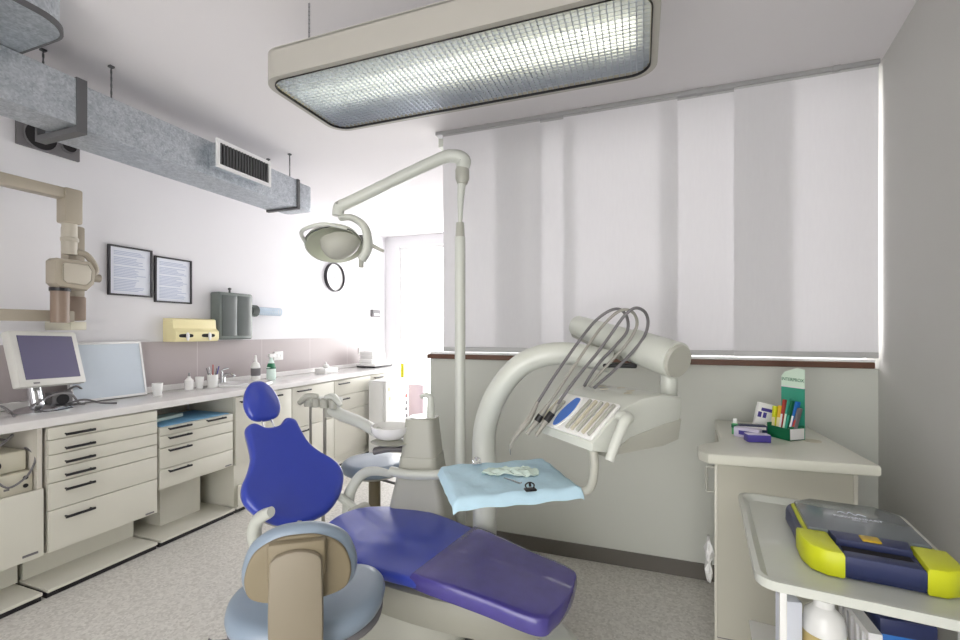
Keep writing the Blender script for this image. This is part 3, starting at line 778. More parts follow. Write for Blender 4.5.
b = MB(); b.lathe([(0, 0), (.185, 0), (.18, .16), (.165, .23), (.13, .262), (0, .27)], (.50, .10, 0), 36, sx=1.2, sy=.95); b.make('front_base', M_unit, ch)

# ------------------------------------------------------------------ dental unit column with spittoon, assistant arm
un = thing('dental_unit', 'grey-white dental unit column with cuspidor bowl and assistant holder behind the chair', 'dental unit', (-.985, 1.92, 0), .15)
def taper(z0, z1, w0, w1, d0, d1, r=.03):
    a = rrect(-w0, -d0, w0, d0, r); c_ = rrect(-w1, -d1, w1, d1, r); n = len(a)
    vs = [(x_, y_, z0) for x_, y_ in a] + [(x_, y_, z1) for x_, y_ in c_]
    fs = [(k, (k + 1) % n, n + (k + 1) % n, n + k) for k in range(n)] + [tuple(range(n))[::-1], tuple(range(n, 2 * n))]
    return MB()._app(vs, fs)
taper(.76, .935, .086, .070, .08, .065).make('upper_housing', M_unitg, un, ang=40)
MB().lathe([(0, 0), (.055, 0), (.058, .006), (0, .006)], (0, 0, .935), 28).make('water_plate', M_porc, un)
MB().tube([(.045, -.01, .935), (.045, -.01, 1.0), (.042, -.012, 1.035), (.02, -.02, 1.045), (.0, -.03, 1.035)], [.02, .018, .015, .011, .009], 14).make('cup_filler', M_unit, un)
taper(.722, .762, .092, .089, .09, .085).make('collar', M_unitg, un, ang=40)
MB().tube([(-.12, -.10, .70), (-.02, -.115, .695), (.10, -.11, .70), (.16, -.06, .70)], .022, 12).make('lower_rim', M_unit, un)
taper(.42, .722, .155, .092, .12, .09).make('middle_housing', M_unitg, un, ang=40)
taper(0, .42, .26, .17, .16, .14).make('lower_housing', M_unitg, un, ang=40)
MB().lathe([(0, 0), (.04, 0), (.07, .010), (.090, .035), (.094, .062), (.088, .064), (.082, .042), (.055, .016), (0, .010)], (-.145, -.04, .835), 36).make('cuspidor_bowl', M_porc, un)
MB().lathe([(0, 0), (.06, .0), (.085, .012), (.05, .022), (0, .022)], (-.14, -.04, .81), 30, sx=1.2).make('bowl_support', M_unitg, un)
MB().tube([(-.22, -.05, .775), (-.14, -.04, .79), (-.02, 0, .775)], .035, 12, flat=.5).make('bowl_bracket', M_vent, un)
MA = T((-.205, .30, -.055)) @ T((-.47, -.04, 1.0)) @ Matrix.Scale(1.12, 4) @ T((.47, .04, -1.0))
MB().tube([(-.20, -.03, .85), (-.36, .08, .88), (-.53, .20, .89), (-.62, .26, .905)], [.027, .029, .032, .034], 16).make('assistant_arm', M_unit, un)
MB().lathe([(0, -.02), (.035, -.02), (.038, .02), (.035, .05), (0, .055)], (-.43, -.03, .95), 20, M=MA).make('arm_joint', M_unitg, un)
MB().span((-.56, -.07, 1.0), (-.38, -.0, 1.025), .01, M=MA).make('holder_bar', M_unit, un)
for k, dx in enumerate((-.545, -.495, -.445, -.39)):
    MB().lathe([(.012, -.03), (.02, -.03), (.023, .012), (.014, .016)], (dx, -.055 - .01 * k, 1.01), 14, M=MA).make('holder_cup', M_unitg, un)
MB().tube([(-.575, -.085, 1.0), (-.53, -.09, 1.035), (-.47, -.09, 1.04)], [.014, .016, .010], 10, M=MA).make('suction_handpiece', M_unitg, un)
MB().tube([(-.43, -.09, 1.035), (-.38, -.10, 1.04), (-.33, -.12, 1.0)], [.010, .016, .010], 10, M=MA).make('suction_handpiece', M_unit, un)
MB().tube([(-.755, .26, .93), (-.755, .26, .60), (-.72, .20, .38), (-.55, .02, .20), (-.26, -.02, .15)], .0075, 10).make('suction_hose', M_hose, un)
MB().tube([(-.655, .24, .92), (-.655, .24, .60), (-.63, .18, .36), (-.48, .0, .18), (-.24, -.01, .12)], .0095, 10).make('suction_hose', M_hose, un)

# light pole, spring arm and operating lamp
ol = thing('operating_lamp', 'tall white pole with jointed arm carrying the dental operating lamp', 'dental lamp', (-.83, 2.02, 0))
MB().cyl((0, 0, 0), (0, 0, 1.81), .026, 20).make('pole', M_unit, ol)
MB().lathe([(0, 0), (.10, 0), (.095, .03), (.04, .05), (0, .05)], seg=28).make('pole_foot', M_unitg, ol)
MB().cyl((0, 0, 1.79), (0, 0, 1.88), .024, 18, r2=.02).make('collar', M_unitg, ol)
MB().tube([(0, 0, 1.87), (.003, 0, 2.0), (.012, 0, 2.10)], [.009, .017, .022], 14).make('neck', M_unit, ol)
MB().lathe([(0, -.02), (.025, -.015), (.034, .01), (.034, .05), (.028, .07), (0, .075)], (.012, 0, 2.085), 24).make('joint', M_unitg, ol)
MB().tube([(.012, .0, 2.145), (.018, .0, 2.185), (-.03, -.015, 2.205), (-.12, -.045, 2.18), (-.51, -.175, 1.985), (-.56, -.19, 1.965), (-.57, -.195, 1.915)], [.032, .035, .032, .029, .029, .030, .028], 16, flat=1.0).make('spring_arm', M_unit, ol)
MB().tube([(-.56, -.19, 1.905), (-.50, -.18, 1.905), (-.435, -.165, 1.855), (-.42, -.16, 1.76), (-.45, -.17, 1.695)], [.020, .024, .028, .033, .030], 14, flat=.7).make('yoke_arm', M_unit, ol)
MB().cyl((-.452, -.17, 1.715), (-.452, -.17, 1.66), .012, 10).make('yoke_tip', M_unitg, ol)
Ml = T((-.565, -.22, 1.765)) @ Matrix.Rotation(math.radians(34), 4, Vector((-.8, -.6, 0))) @ Matrix.Rotation(.45, 4, 'Z')
lo = smooth_outline([(-.135, 0), (-.10, -.085), (.0, -.12), (.09, -.085), (.125, 0), (.09, .085), (0, .12), (-.10, .085)], 5)
def dish(outl, z0, depth, m, name, th=.012, inner=None, up=1):
    b = MB(); n = len(outl); vs = []; fs = []
    rings = [(1.0, 0), (.93, .30), (.78, .62), (.55, .86), (.28, .97)]
    for sgn, off in ((0, 0), (1, th)):
        for s_, z in rings:
            for x_, y_ in outl:
                q = s_ * (1 - (off / .12 if sgn and s_ == 1.0 else 0) * .3)
                vs.append((x_ * q, y_ * q, z0 + up * (z * depth) - (0 if not sgn else up * off * (0 if s_ == 1.0 else 1))))
        vs.append((0, 0, z0 + up * depth - (up * off if sgn else 0)))
    R_ = len(rings); blk = R_ * n + 1
    for s2 in (0, 1):
        o_ = s2 * blk
        for i in range(R_ - 1):
            for k in range(n):
                fs.append((o_ + i * n + k, o_ + i * n + (k + 1) % n, o_ + (i + 1) * n + (k + 1) % n, o_ + (i + 1) * n + k))
        for k in range(n): fs.append((o_ + (R_ - 1) * n + k, o_ + (R_ - 1) * n + (k + 1) % n, o_ + R_ * n))
    for k in range(n): fs.append((k, (k + 1) % n, blk + (k + 1) % n, blk + k))
    b._app(vs, fs, Ml); return b.make(name, m, ol)
dish(lo, 0.0, .055, M_olive, 'reflector')
dish([(a * 1.06, b_ * 1.06) for a, b_ in lo], .004, .075, M_unit, 'lamp_shell')
dish([(a * .72 + .03, b_ * .62 - .02) for a, b_ in lo], -.005, .07, M_unitg, 'light_shield', up=-1)
MB().tube([(-.13, -.05, -.005), (-.12, -.13, -.02), (-.02, -.17, -.03), (.08, -.14, -.035)], .009, 12, M=Ml).make('handle', M_unit, ol)
MB().tube([(-.05, .06, .085), (.04, .05, .09), (.12, .02, .06), (.14, 0, .01)], .016, 12, M=Ml).make('bracket', M_vent, ol)
MB().tube([(-.44, -.165, 1.79), (-.38, -.14, 1.755), (-.35, -.13, 1.74)], [.012, .009, .007], 10).make('rear_handle', M_unitg, ol)

# ------------------------------------------------------------------ delivery arm and instrument head
da = thing('delivery_unit', 'white curved-tube delivery unit with instrument head, blue display and looping hoses', 'dental unit', (-.64, 1.84, 0))
MB().lathe([(0, 0), (.14, 0), (.135, .30), (.10, .36), (.075, .40), (.06, .42), (0, .42)], (0, 0, 0), 30).make('floor_column', M_unitg, da)
MB().tube([(0, 0, .38), (0, 0, .70), (-.003, .0, .87), (.02, -.012, .985), (.078, -.022, 1.105), (.165, -.022, 1.203), (.27, -.008, 1.25), (.39, .014, 1.255), (.53, .032, 1.225)], [.052, .052, .051, .05, .049, .048, .047, .046, .045], 22).make('curved_tube', M_unit, da)
MB().span((.50, -.02, 1.205), (.63, .05, 1.222), .008).make('joint_plate', M_black, da)
# pantograph arm
e0 = Vector((.36, .30, 1.375)); e1 = Vector((.765, -.095, 1.243))
MB().tube([e0, e0.lerp(e1, .5), e0.lerp(e1, .8)], [.048, .058, .062], 22).make('spring_arm', M_unit, da)
MB().tube([e0 + Vector((-.01, .0, -.035)), e0.lerp(e1, .55) + Vector((0, 0, -.055))], [.022, .026], 14).make('arm_link', M_unitg, da)
dv = (e1 - e0).normalized()
MB().tube([e0.lerp(e1, .62), e1], [.066, .068], 28, smooth=False).make('arm_barrel', M_unit, da)
MB().tube([e1, e1 + dv * .012], [.062, .058], 28, smooth=False).make('end_cap', M_unitg, da)
MB().cyl((.74, -.052, 1.20), (.74, -.052, 1.10), .03, 18).make('head_post', M_unit, da)
# instrument head : local frame, x = front(left) -> back(right), y = across
Mx = Matrix.Translation(Vector((.503, -.423, .975))) @ Matrix.Rotation(math.atan2(.281, .278), 4, 'Z')
prof = [(0, .0), (.06, -.012), (.30, .0), (.375, .03), (.392, .09), (.395, .145), (.30, .160), (.20, .152), (.11, .118), (.05, .07), (.0, .025)]
# profile x,z -> extrude along local y (0 .. .33)
XZ = Matrix(((1, 0, 0, 0), (0, 0, 1, 0), (0, 1, 0, 0), (0, 0, 0, 1)))
MB().prism(prof, 0, .335, .012, M=Mx @ XZ).make('head_body', M_unit, da)
lowp = [(.05, -.022), (.30, -.015), (.37, .0), (.385, .07), (.30, .06), (.15, .03)]
MB().prism(lowp, -.006, .34, .008, M=Mx @ XZ).make('head_underside', M_unitg, da)
sl = math.atan2(.09, .11)
Mtop = Mx @ T((.005, 0, .028)) @ Matrix.Rotation(-sl, 4, 'Y')
MB().prism(rrect(.0, .012, .16, .322, .01), .002, .010, .002, M=Mtop).make('front_panel', M_white, da)
MB().prism(smooth_outline([(.0, .215), (.02, .19), (.08, .175), (.145, .188), (.155, .21), (.145, .235), (.08, .25), (.02, .24)], 5), .010, .0125, M=Mtop).make('display_rim', M_porc, da)
MB().prism(smooth_outline([(.008, .215), (.025, .197), (.08, .184), (.138, .195), (.147, .211), (.138, .228), (.08, .241), (.025, .231)], 5), .0125, .014, M=Mtop).make('display', M_bluescr, da)
for k in range(5):
    y = .022 + k * .029
    MB().span((.01, y, .010), (.15, y + .011, .022), .004, M=Mtop).make('instrument_slot', M_hose2 if k % 2 else M_unitg, da)
for k in range(2):
    y = .26 + k * .03
    MB().span((.0, y, .010), (.12, y + .014, .020), .005, M=Mtop).make('instrument_slot', M_hose2 if k % 2 else M_unitg, da)
for k, (a, y) in enumerate(((.22, .08), (.27, .12), (.22, .2), (.30, .2), (.27, .27))):
    MB().prism(smooth_outline([(-.02, 0), (0, .008), (.02, 0), (0, -.008)], 4), .158, .1605, M=Mx @ T((a, y, 0))).make('membrane_key', M_hose2, da)
# handles on the two sides
MB().tube([(.10, -.005, .105), (.10, -.045, .105), (.07, -.055, .09), (.015, -.055, -.015)], [.016, .018, .017, .014], 14, M=Mx, up=None, sub=8).make('side_handle', M_unit, da)
MB().tube([(.03, .34, .03), (.03, .375, .03), (-.03, .385, -.005)], [.012, .013, .011], 12, M=Mx).make('side_handle', M_unit, da)
# tray arm
MB().tube([(.50, -.39, .975), (.505, -.40, .92), (.49, -.385, .85), (.44, -.36, .825), (.36, -.34, .825), (.20, -.36, .826)], .014, 12).make('tray_arm', M_unitg, da)
# hoses with handpieces: each loops up from the rear of the head and back down to its handpiece
HOSES = [[(0.287, -0.235, 1.088), (0.337, -0.206, 1.174), (0.386, -0.167, 1.253), (0.436, -0.128, 1.33), (0.478, -0.092, 1.387), (0.529, -0.095, 1.425), (0.569, -0.091, 1.431), (0.593, -0.05, 1.402), (0.593, -0.029, 1.349), (0.549, -0.045, 1.291), (0.483, -0.037, 1.216), (0.431, -0.045, 1.131)], [(0.327, -0.242, 1.08), (0.375, -0.214, 1.158), (0.415, -0.178, 1.225), (0.456, -0.142, 1.293), (0.498, -0.106, 1.358), (0.553, -0.113, 1.414), (0.592, -0.114, 1.429), (0.622, -0.072, 1.41), (0.627, -0.049, 1.363), (0.586, -0.063, 1.292), (0.522, -0.06, 1.219), (0.454, -0.079, 1.136)], [(0.364, -0.26, 1.089), (0.409, -0.233, 1.157), (0.453, -0.196, 1.218), (0.494, -0.161, 1.271), (0.54, -0.123, 1.34), (0.584, -0.117, 1.404), (0.623, -0.114, 1.434), (0.658, -0.07, 1.419), (0.668, -0.044, 1.373), (0.644, -0.053, 1.311), (0.569, -0.08, 1.222), (0.478, -0.134, 1.137)]]
HAND = [[(.287, -.235, 1.09), (.265, -.264, 1.035), (.241, -.283, 1.001), (.207, -.295, .954), (.2, -.298, .926)],
        [(.327, -.242, 1.082), (.305, -.26, 1.048), (.292, -.265, 1.026), (.26, -.287, .982)],
        [(.364, -.26, 1.091), (.347, -.272, 1.06), (.328, -.284, 1.032), (.297, -.306, .982)]]
for k, (hp, hd2) in enumerate(zip(HOSES, HAND)):
    MB().tube(hp, .0058, 10, sub=6).make('hose', M_hose if k % 2 else M_vent, da)
    if k == 0:
        h_ = MB().tube(hd2, [.0065, .011, .011, .006, .003], 14, sub=4).make('handpiece', M_hose, da)
        MB().tube([hd2[-1], (.203, -.30, .905)], [.003, .0012], 8, smooth=False).make('tip', M_steel, h_)
    else:
        h_ = MB().tube(hd2, [.007, .011, .0105, .006], 14, smooth=False).make('handpiece', M_hose, da)
        MB().tube(hd2[1:3], [.0125, .0125], 14, smooth=False).make('grip', M_black, h_)

# ------------------------------------------------------------------ tray with blue paper
tr = thing('instrument_tray', 'square instrument tray on the tray arm under the blue paper sheet', 'tray', (-.435, 1.475, .835), .58)
MB().span((-.185, -.155, .0), (.185, .155, .012), .004).make('plate', M_steel, tr)
b = MB(); b.tube([(0, 0, -.012), (0, 0, .0)], .04, 16); b.make('mount', M_unitg, tr)
def drape(u_, v_):
    ex = max(0, abs(u_) - .20); ey = max(0, abs(v_) - .16)
    z = .0155 - .9 * ex - .95 * ey - .0 + .0018 * math.sin(u_ * 60 + v_ * 20) + .0015 * math.sin(v_ * 70 - u_ * 25)
    if ex > 0 and ey > 0: z += .55 * min(ex, ey)
    return z
b = MB(); nx = 44; ny = 38; vs = []; fs = []
for s_ in (0, 1):
    for j in range(ny + 1):
        for i in range(nx + 1):
            u_ = -.235 + .45 * i / nx; v_ = -.195 + .375 * j / ny
            cx_ = math.copysign(min(abs(u_), .20) + .45 * max(0, abs(u_) - .20), u_); cy_ = math.copysign(min(abs(v_), .16) + .45 * max(0, abs(v_) - .16), v_)
            vs.append((cx_, cy_, drape(u_, v_) + s_ * .0008))
S = (nx + 1) * (ny + 1)
for j in range(ny):
    for i in range(nx):
        a = j * (nx + 1) + i; fs.append((a, a + nx + 1, a + nx + 2, a + 1)); fs.append((S + a, S + a + 1, S + a + nx + 2, S + a + nx + 1))
b._app(vs, fs)
pp = b.make('blue_paper_sheet', M_paper, loc=(-.435, 1.475, .835)); pp.rotation_euler = (0, 0, .58)
tag(pp, 'light blue paper sheet draped over the instrument tray', 'paper sheet')
def onT(x_, y_, z_): return T((-.435, 1.475, .835), .58) @ Vector((x_, y_, z_))
def clip(x_, y_, m, label, rz):
    t = thing('clip', label, 'clip', onT(x_, y_, .019), rz, 'clips on the tray paper')
    MB().span((-.018, -.012, 0), (.018, .012, .006), .002).make('jaw', m, t)
    b = MB()
    for s_ in (-1, 1): b.tube([(s_ * .010, 0, .004), (s_ * .014, .006, .016), (0, .008, .022), (s_ * -.002, 0, .012)], .0022, 8)
    b.make('wings', m, t)
clip(-.07, .145, M_chrome, 'shiny metal clip at the back edge of the blue paper', .58)
clip(.03, -.162, M_black, 'small black clip at the front edge of the blue paper', .58)
mk = MB().pad(smooth_outline([(-.10, -.01), (-.085, .025), (-.03, .035), (.03, .03), (.075, .045), (.10, .02), (.09, -.03), (.04, -.045), (-.01, -.03), (-.06, -.035)], 4), .004, .007, rnd=.006, curve=lambda a, b_: .006 * math.sin(a * 90) * math.sin(b_ * 110 + 1) + .003 * math.sin(a * 210 + b_ * 160)).make('paper_mask', M_mask, loc=onT(.02, .015, .022))
mk.rotation_euler = (0, 0, .35); tag(mk, 'crumpled pale green paper mask lying on the blue sheet', 'mask')
t = thing('dental_instrument', 'thin steel instrument lying in front of the paper mask', 'instrument', onT(.0, -.075, .0225), -.5)
MB().tube([(-.04, 0, 0), (.0, 0, .001), (.03, 0, 0), (.038, .004, .004)], [.0015, .003, .003, .0012], 10).make('shaft', M_steel, t)

# ------------------------------------------------------------------ stools
def castors(parent, r=.24):
    for k in range(5):
        a = k * 2 * PI / 5 + .3
        l = MB().tube([(.02 * math.cos(a), .02 * math.sin(a), .10), (r * math.cos(a), r * math.sin(a), .07)], [.025, .018], 10, smooth=False).make('foot_arm', M_unitg, parent)
        MB().cyl((r * math.cos(a) - .015 * math.sin(a), r * math.sin(a) + .015 * math.cos(a), .03), (r * math.cos(a) + .015 * math.sin(a), r * math.sin(a) - .015 * math.cos(a), .03), .03, 16).make('castor', M_black, l)
st = thing('dentist_stool', 'large grey-blue stool in the foreground with tan-backed D-shaped backrest', 'stool', (-.925, 1.07, 0), math.atan2(.83, -.55))
# local x = forward, away from the backrest
seat = smooth_outline([(-.15, -.12), (-.08, -.2), (.04, -.222), (.13, -.18), (.165, -.09), (.14, .0), (.165, .09), (.13, .18), (.04, .222), (-.08, .2), (-.15, .12), (-.17, .0)], 5)
MB().pad([(a * .97, b_ * .97) for a, b_ in seat], .03, 0, M=T((0, 0, .488)), rnd=.02).make('seat_shell', M_vent, st)
MB().pad(seat, .075, .012, M=T((0, 0, .497)), rnd=.04, curve=lambda a, b_: .35 * b_ * b_).make('seat', M_stool, st)
MB().cyl((0, 0, .1), (0, 0, .49), .03, 18).make('column', M_unitg, st); MB().cyl((0, 0, .08), (0, 0, .26), .045, 18).make('sleeve', M_vent, st)
castors(st)
MB().tube([(0, .1, .47), (0, .24, .465), (0, .27, .47)], [.007, .007, .012], 10).make('lever', M_vent, st)
# backrest
YZ = Matrix(((0, 0, -1, 0), (1, 0, 0, 0), (0, 1, 0, 0), (0, 0, 0, 1)))     # outline (y,z), depth towards -x
bk = smooth_outline([(-.142, -.045), (-.125, -.078), (-.07, -.092), (0, -.094), (.07, -.092), (.125, -.078), (.142, -.045), (.14, .0), (.115, .055), (.06, .09), (0, .098), (-.06, .09), (-.115, .055), (-.14, .0)], 5)
cz = .752; cxb = -.165
MB().pad(bk, .055, 0, M=T((cxb + .03, 0, cz)) @ YZ, rnd=.03, curve=lambda a, b_: -.9 * a * a).make('backrest', M_stool, st)
MB().pad([(a * .9, b_ * .88 - .006) for a, b_ in bk], .012, 0, M=T((cxb - .022, 0, cz)) @ YZ, rnd=.006, curve=lambda a, b_: -.9 * a * a).make('backrest_shell', M_tan, st)
bl = [(-.062, -.30), (.062, -.30), (.064, -.1), (.061, .028), (.056, .038), (.045, .047), (.024, .054), (.0, .057), (-.024, .054), (-.045, .047), (-.056, .038), (-.061, .028), (-.064, -.1)]
MB().prism(bl, .048, .072, .007, M=T((cxb - .0, 0, cz)) @ YZ).make('back_bracket', M_tanl, st)
MB().span((-.068, -.02, 0), (.068, .072, .03), .008, M=T((cxb - .026, 0, cz)) @ YZ).make('bracket_socket', M_tan, st)
MB().tube([(cxb - .06, 0, cz - .29), (cxb - .04, 0, cz - .315), (cxb + .05, 0, cz - .30), (0, 0, .475)], .055, 12, flat=.25, up=(0, 0, 1)).make('bracket_foot', M_tanl, st)
sb = thing('assistant_stool', 'round grey-blue stool with taupe column behind the chair beside the dental unit', 'stool', (-1.46, 2.24, 0), .6)
MB().pad(smooth_outline([(.19 * math.cos(k * PI / 5), .19 * math.sin(k * PI / 5)) for k in range(10)], 4), .07, .01, M=T((0, 0, .53)), rnd=.035).make('seat', M_stool, sb)
MB().lathe([(0, 0), (.13, 0), (.16, .02), (0, .02)], (0, 0, .512), 30).make('seat_plate', M_unitg, sb)
MB().cyl((0, 0, .08), (0, 0, .515), .034, 20).make('column', M_tan, sb)
MB().tube([(0, -.03, .50), (.12, -.17, .50), (.14, -.20, .495)], [.007, .007, .01], 10).make('lever', M_vent, sb); castors(sb, .22)

# ------------------------------------------------------------------ right cabinet
rc = thing('side_cabinet', 'grey-beige cabinet with overhanging cream top beneath the window, near the right wall', 'cabinet', (.5, 2.28, 0))
def off(pts): return [(a - .5, b_ - 2.28) for a, b_ in pts]
top = off([(.245, 1.895), (.79, 1.93), (.775, 2.62), (.372, 2.63), (.33, 2.2), (.31, 2.12), (.25, 2.07), (.222, 2.02), (.217, 1.94)])
MB().prism(top, .84, .882, .01).make('top', M_topcream, rc)
MB().prism(off([(.288, 1.97), (.735, 1.985), (.72, 2.60), (.378, 2.60)]), .0, .84).make('body', M_cabr, rc, False)
Rd = T((-.212, -.31, 0), math.atan2(.63, .09))       # along the slanting door side
d = MB().span((.004, .0, .12), (.312, .011, .835), .002, M=Rd).make('door', M_cab, rc)
MB().tube([(.04, .011, .70), (.04, .036, .70), (.04, .040, .71), (.04, .040, .79), (.04, .036, .80), (.04, .011, .80)], .006, 10, smooth=False, M=Rd).make('handle', M_unitg, d)
MB().span((.316, .0, .12), (.625, .011, .835), .002, M=Rd).make('door', M_cab, rc)
MB().prism(off([(.73, 1.98), (.745, 1.985), (.73, 2.60), (.715, 2.60)]), .0, .84).make('edge_strip', M_cab, rc, False)
MB().span((-.2125, -.3105, .14), (.235, -.305, .143)).make('seam', M_vent, rc, False)
MB().lathe([(0, 0), (.033, 0), (.033, .0015), (0, .0015)], (.19, -.02, .882), 24).make('cable_cap', M_hose2, rc)
t = thing('plastic_bag', 'crumpled white plastic bag hanging at the left side of the grey-beige cabinet', 'bag', (.272, 2.08, .30))
b = MB(); random.seed(3)
prof = [(.002, .0), (.02, .02), (.03, .05), (.018, .085), (.024, .10), (.03, .13), (.012, .165), (.004, .19)]
b.lathe(prof, seg=14, sx=.55); b.v = [(x_ + random.uniform(-.006, .004), y_ + random.uniform(-.008, .008), z_ + random.uniform(-.006, .006)) for x_, y_, z_ in b.v]
b.make('film', M_white, t, ang=20)

# things on the cabinet
ds = thing('brush_display', 'green and white cardboard display stand holding interdental brush packs', 'display stand', (.597, 2.284, .883), -.96)
ds.scale = (.95, .85, 1.0)
MB().span((-.055, -.045, 0), (.055, -.041, .05)).make('front_lip', M_greend, ds, False)
MB().span((.057, -.042, .004), (.0585, .047, .05)).make('side_label', M_rail, ds, False)
b = MB(); b.span((-.057, -.045, 0), (-.053, .05, .06)); b.span((.053, -.045, 0), (.057, .05, .06)); b.span((-.057, -.041, 0), (.057, .05, .004)); b.make('tray_box', M_greend, ds, False)
b = MB(); b.span((-.057, .05, 0), (.057, .054, .22)); b.make('back_card', M_green, ds, False)
MB().prism([(-.057, .22), (.057, .22), (.057, .30), (.02, .305), (-.04, .285), (-.057, .265)], -.054, -.05, M=Matrix(((1, 0, 0, 0), (0, 0, -1, 0), (0, 1, 0, 0), (0, 0, 0, 1)))).make('header_card', M_mint, ds, False)
text('INTERPROX', .0205, M_greend, ds, T((0, .0495, .252)) @ Matrix.Rotation(PI / 2, 4, 'X'))
b = MB(); b.span((-.057, .047, .218), (.057, .0495, .223)); b.make('header_stripe', M_rail, ds, False)
cols = [M_orange, M_orange, M_red, M_green, M_greend, M_brightblue, M_vent]
labs = ['lime-yellow pack at the left of the green display stand', 'orange-yellow pack second from left in the green display stand', 'slim red pack third from left in the green display stand', 'slim green pack in the middle of the display stand', 'dark green pack right of centre in the display stand', 'slim blue pack near the right of the display stand', 'narrow grey pack at the right end of the display stand']
cols[0] = M_lime
for k in range(7):
    p = Matrix.Translation(ds.location) @ Matrix.Rotation(-.96, 4, 'Z') @ Vector(((-.046 if k == 0 else -.024 if k == 1 else -.044 + k * .0146 + .004) * .9, -.008 + .003 * (k % 2), .006))
    t = thing('brush_pack', labs[k], 'brush pack', p, -.96, 'interdental brush packs in the display stand')
    Mk = Matrix.Rotation(math.radians(-10), 4, 'X') @ Matrix.Rotation(math.radians((k - 2) * 2.0), 4, 'Y')
    hgt = [.125, .13, .16, .165, .16, .16, .135][k]
    pw = .009 if k < 2 else .0055
    MB().span((-pw, -.016, 0), (pw, .004, hgt), .0015, M=Mk).make('blister', cols[k], t)
    MB().span((-pw + .001, -.0165, .02), (pw - .001, -.0158, hgt * .6), M=Mk).make('printed_panel', [M_yellow, M_yellow, M_white, M_mint, M_green, M_white, M_red][k], t, False)
tb = thing('carton', 'white and violet small box lying in front of the display stand', 'box', (.467, 2.17, .883), .2)
MB().span((-.045, -.022, 0), (.045, .022, .03), .002).make('box', M_violet, tb); MB().span((-.043, -.02, .03), (.043, .02, .032)).make('top_panel', M_lilac, tb, False)
text('SENSODENT', .012, M_lilac, tb, T((0, -.0225, .015)) @ Matrix.Rotation(PI / 2, 4, 'X'))
bpy.data.objects.remove([o for o in tb.children if o.name.startswith('lettering')][0])
tb = thing('carton', 'pale lilac box standing behind the violet box', 'box', (.445, 2.235, .883), -.5)
MB().span((-.05, -.02, 0), (.05, .02, .042), .002).make('box', M_lilac, tb); MB().span((-.03, -.0205, .012), (.035, -.0199, .03)).make('print', M_violet, tb, False)
tb = thing('carton', 'flat navy and white box left of the display stand, behind the lilac box', 'box', (.475, 2.30, .883), .05)
MB().span((-.055, -.02, 0), (.055, .02, .045), .002).make('box', M_navy, tb); MB().span((-.05, -.0205, .028), (.05, -.0199, .04)).make('print', M_white, tb, False)
tb = thing('leaflet_box', 'white upright box with blue print leaning behind the yellow packs', 'box', (.520, 2.37, .883), .15)
Mk = Matrix.Rotation(math.radians(12), 4, 'Y')
MB().span((-.035, -.012, 0.006), (.035, .012, .135), .002, M=Mk).make('box', M_white, tb)
b = MB(); b.span((-.02, -.0128, .10), (.028, -.0119, .115), M=Mk); b.span((-.03, -.0128, .07), (-.015, -.0119, .095), M=Mk); b.span((-.008, -.0128, .07), (.006, -.0119, .095), M=Mk); b.make('print', M_violet, tb, False)
tb = thing('small_bottle', 'tiny green bottle with white cap at the left of the cabinet top', 'bottle', (.405, 2.29, .883))
MB().lathe([(0, 0), (.013, 0), (.014, .045), (.008, .05), (0, .05)]).make('body', M_greenl, tb); MB().lathe([(0, .05), (.009, .05), (.009, .07), (0, .07)]).make('cap', M_white, tb); MB().lathe([(.0142, .03), (.0143, .03), (.0145, .045), (.0143, .045)]).make('label', M_greend, tb)

# ------------------------------------------------------------------ trolley with defibrillator case
cy = -.12
ca = thing('trolley', 'white enamel tray trolley with tubular legs at the right edge', 'trolley', (.528, 1.525, 0), cy)
W, D = .228, .325
o1 = rrect(-W, -D, W, D, .045, 6); o2 = rrect(-W + .012, -D + .012, W - .012, D - .012, .04, 6); o3 = rrect(-W + .03, -D + .03, W - .03, D - .03, .035, 6)
b = MB(); n = len(o1); vs = []
for pts, z in ((o1, .735), (o1, .757), (o2, .757), (o3, .740), ): vs += [(x_, y_, z) for x_, y_ in pts]
fs = []
for j in range(3):
    for k in range(n): fs.append((j * n + k, j * n + (k + 1) % n, (j + 1) * n + (k + 1) % n, (j + 1) * n + k))
fs.append(tuple(3 * n + k for k in range(n))); fs.append(tuple(range(n))[::-1]); b._app(vs, fs); b.make('top_tray', M_unit, ca)
for x_, y_ in ((-.158, -.20), (.18, -.20), (.085, .27)):
    l = MB().box((x_, y_, .40), (.016, .016, .67), bev=.002).make('leg', M_white, ca)
    MB().lathe([(0, 0), (.03, 0), (.03, .02), (0, .02)], M=T((x_ + .01, y_, .03), 0, PI / 2)).make('castor', M_black, l)
b = MB(); b.span((-.195, -.21, .30), (.215, .285, .315), .004); b.make('lower_shelf', M_white, ca)
def onC(x_, y_, z_): return T((.528, 1.525, 0), cy) @ Vector((x_, y_, z_))
ad = thing('defibrillator', 'navy and lime yellow defibrillator case with grey lid on the trolley', 'defibrillator', onC(.043, .0, .741), cy - .0)
aw, al = .148, .20
oa = smooth_outline([(-aw, -al + .06), (-aw + .03, -al + .01), (-aw + .07, -al), (0, -al), (aw - .07, -al), (aw - .03, -al + .01), (aw, -al + .06), (aw, .05), (aw, al - .06), (aw - .05, al), (0, al), (-aw + .05, al), (-aw, al - .06), (-aw, .05)], 4)
MB().prism(oa, 0, .052, .012).make('case', M_navy, ad)
ob = [(a * .93, .01 + b_ * .9) for a, b_ in oa]
lr = [(-aw * .86, -.075), (-aw * .86, al - .07), (-aw * .55, al - .022), (aw * .55, al - .022), (aw * .86, al - .07), (aw * .86, -.075)]
MB().prism([(a * 1.06, .0 + b_ * 1.045) for a, b_ in lr], .045, .060, .003).make('lime_edge', M_lime, ad)
ld = MB().prism(lr, .05, .072, .006).make('lid', M_lid, ad)
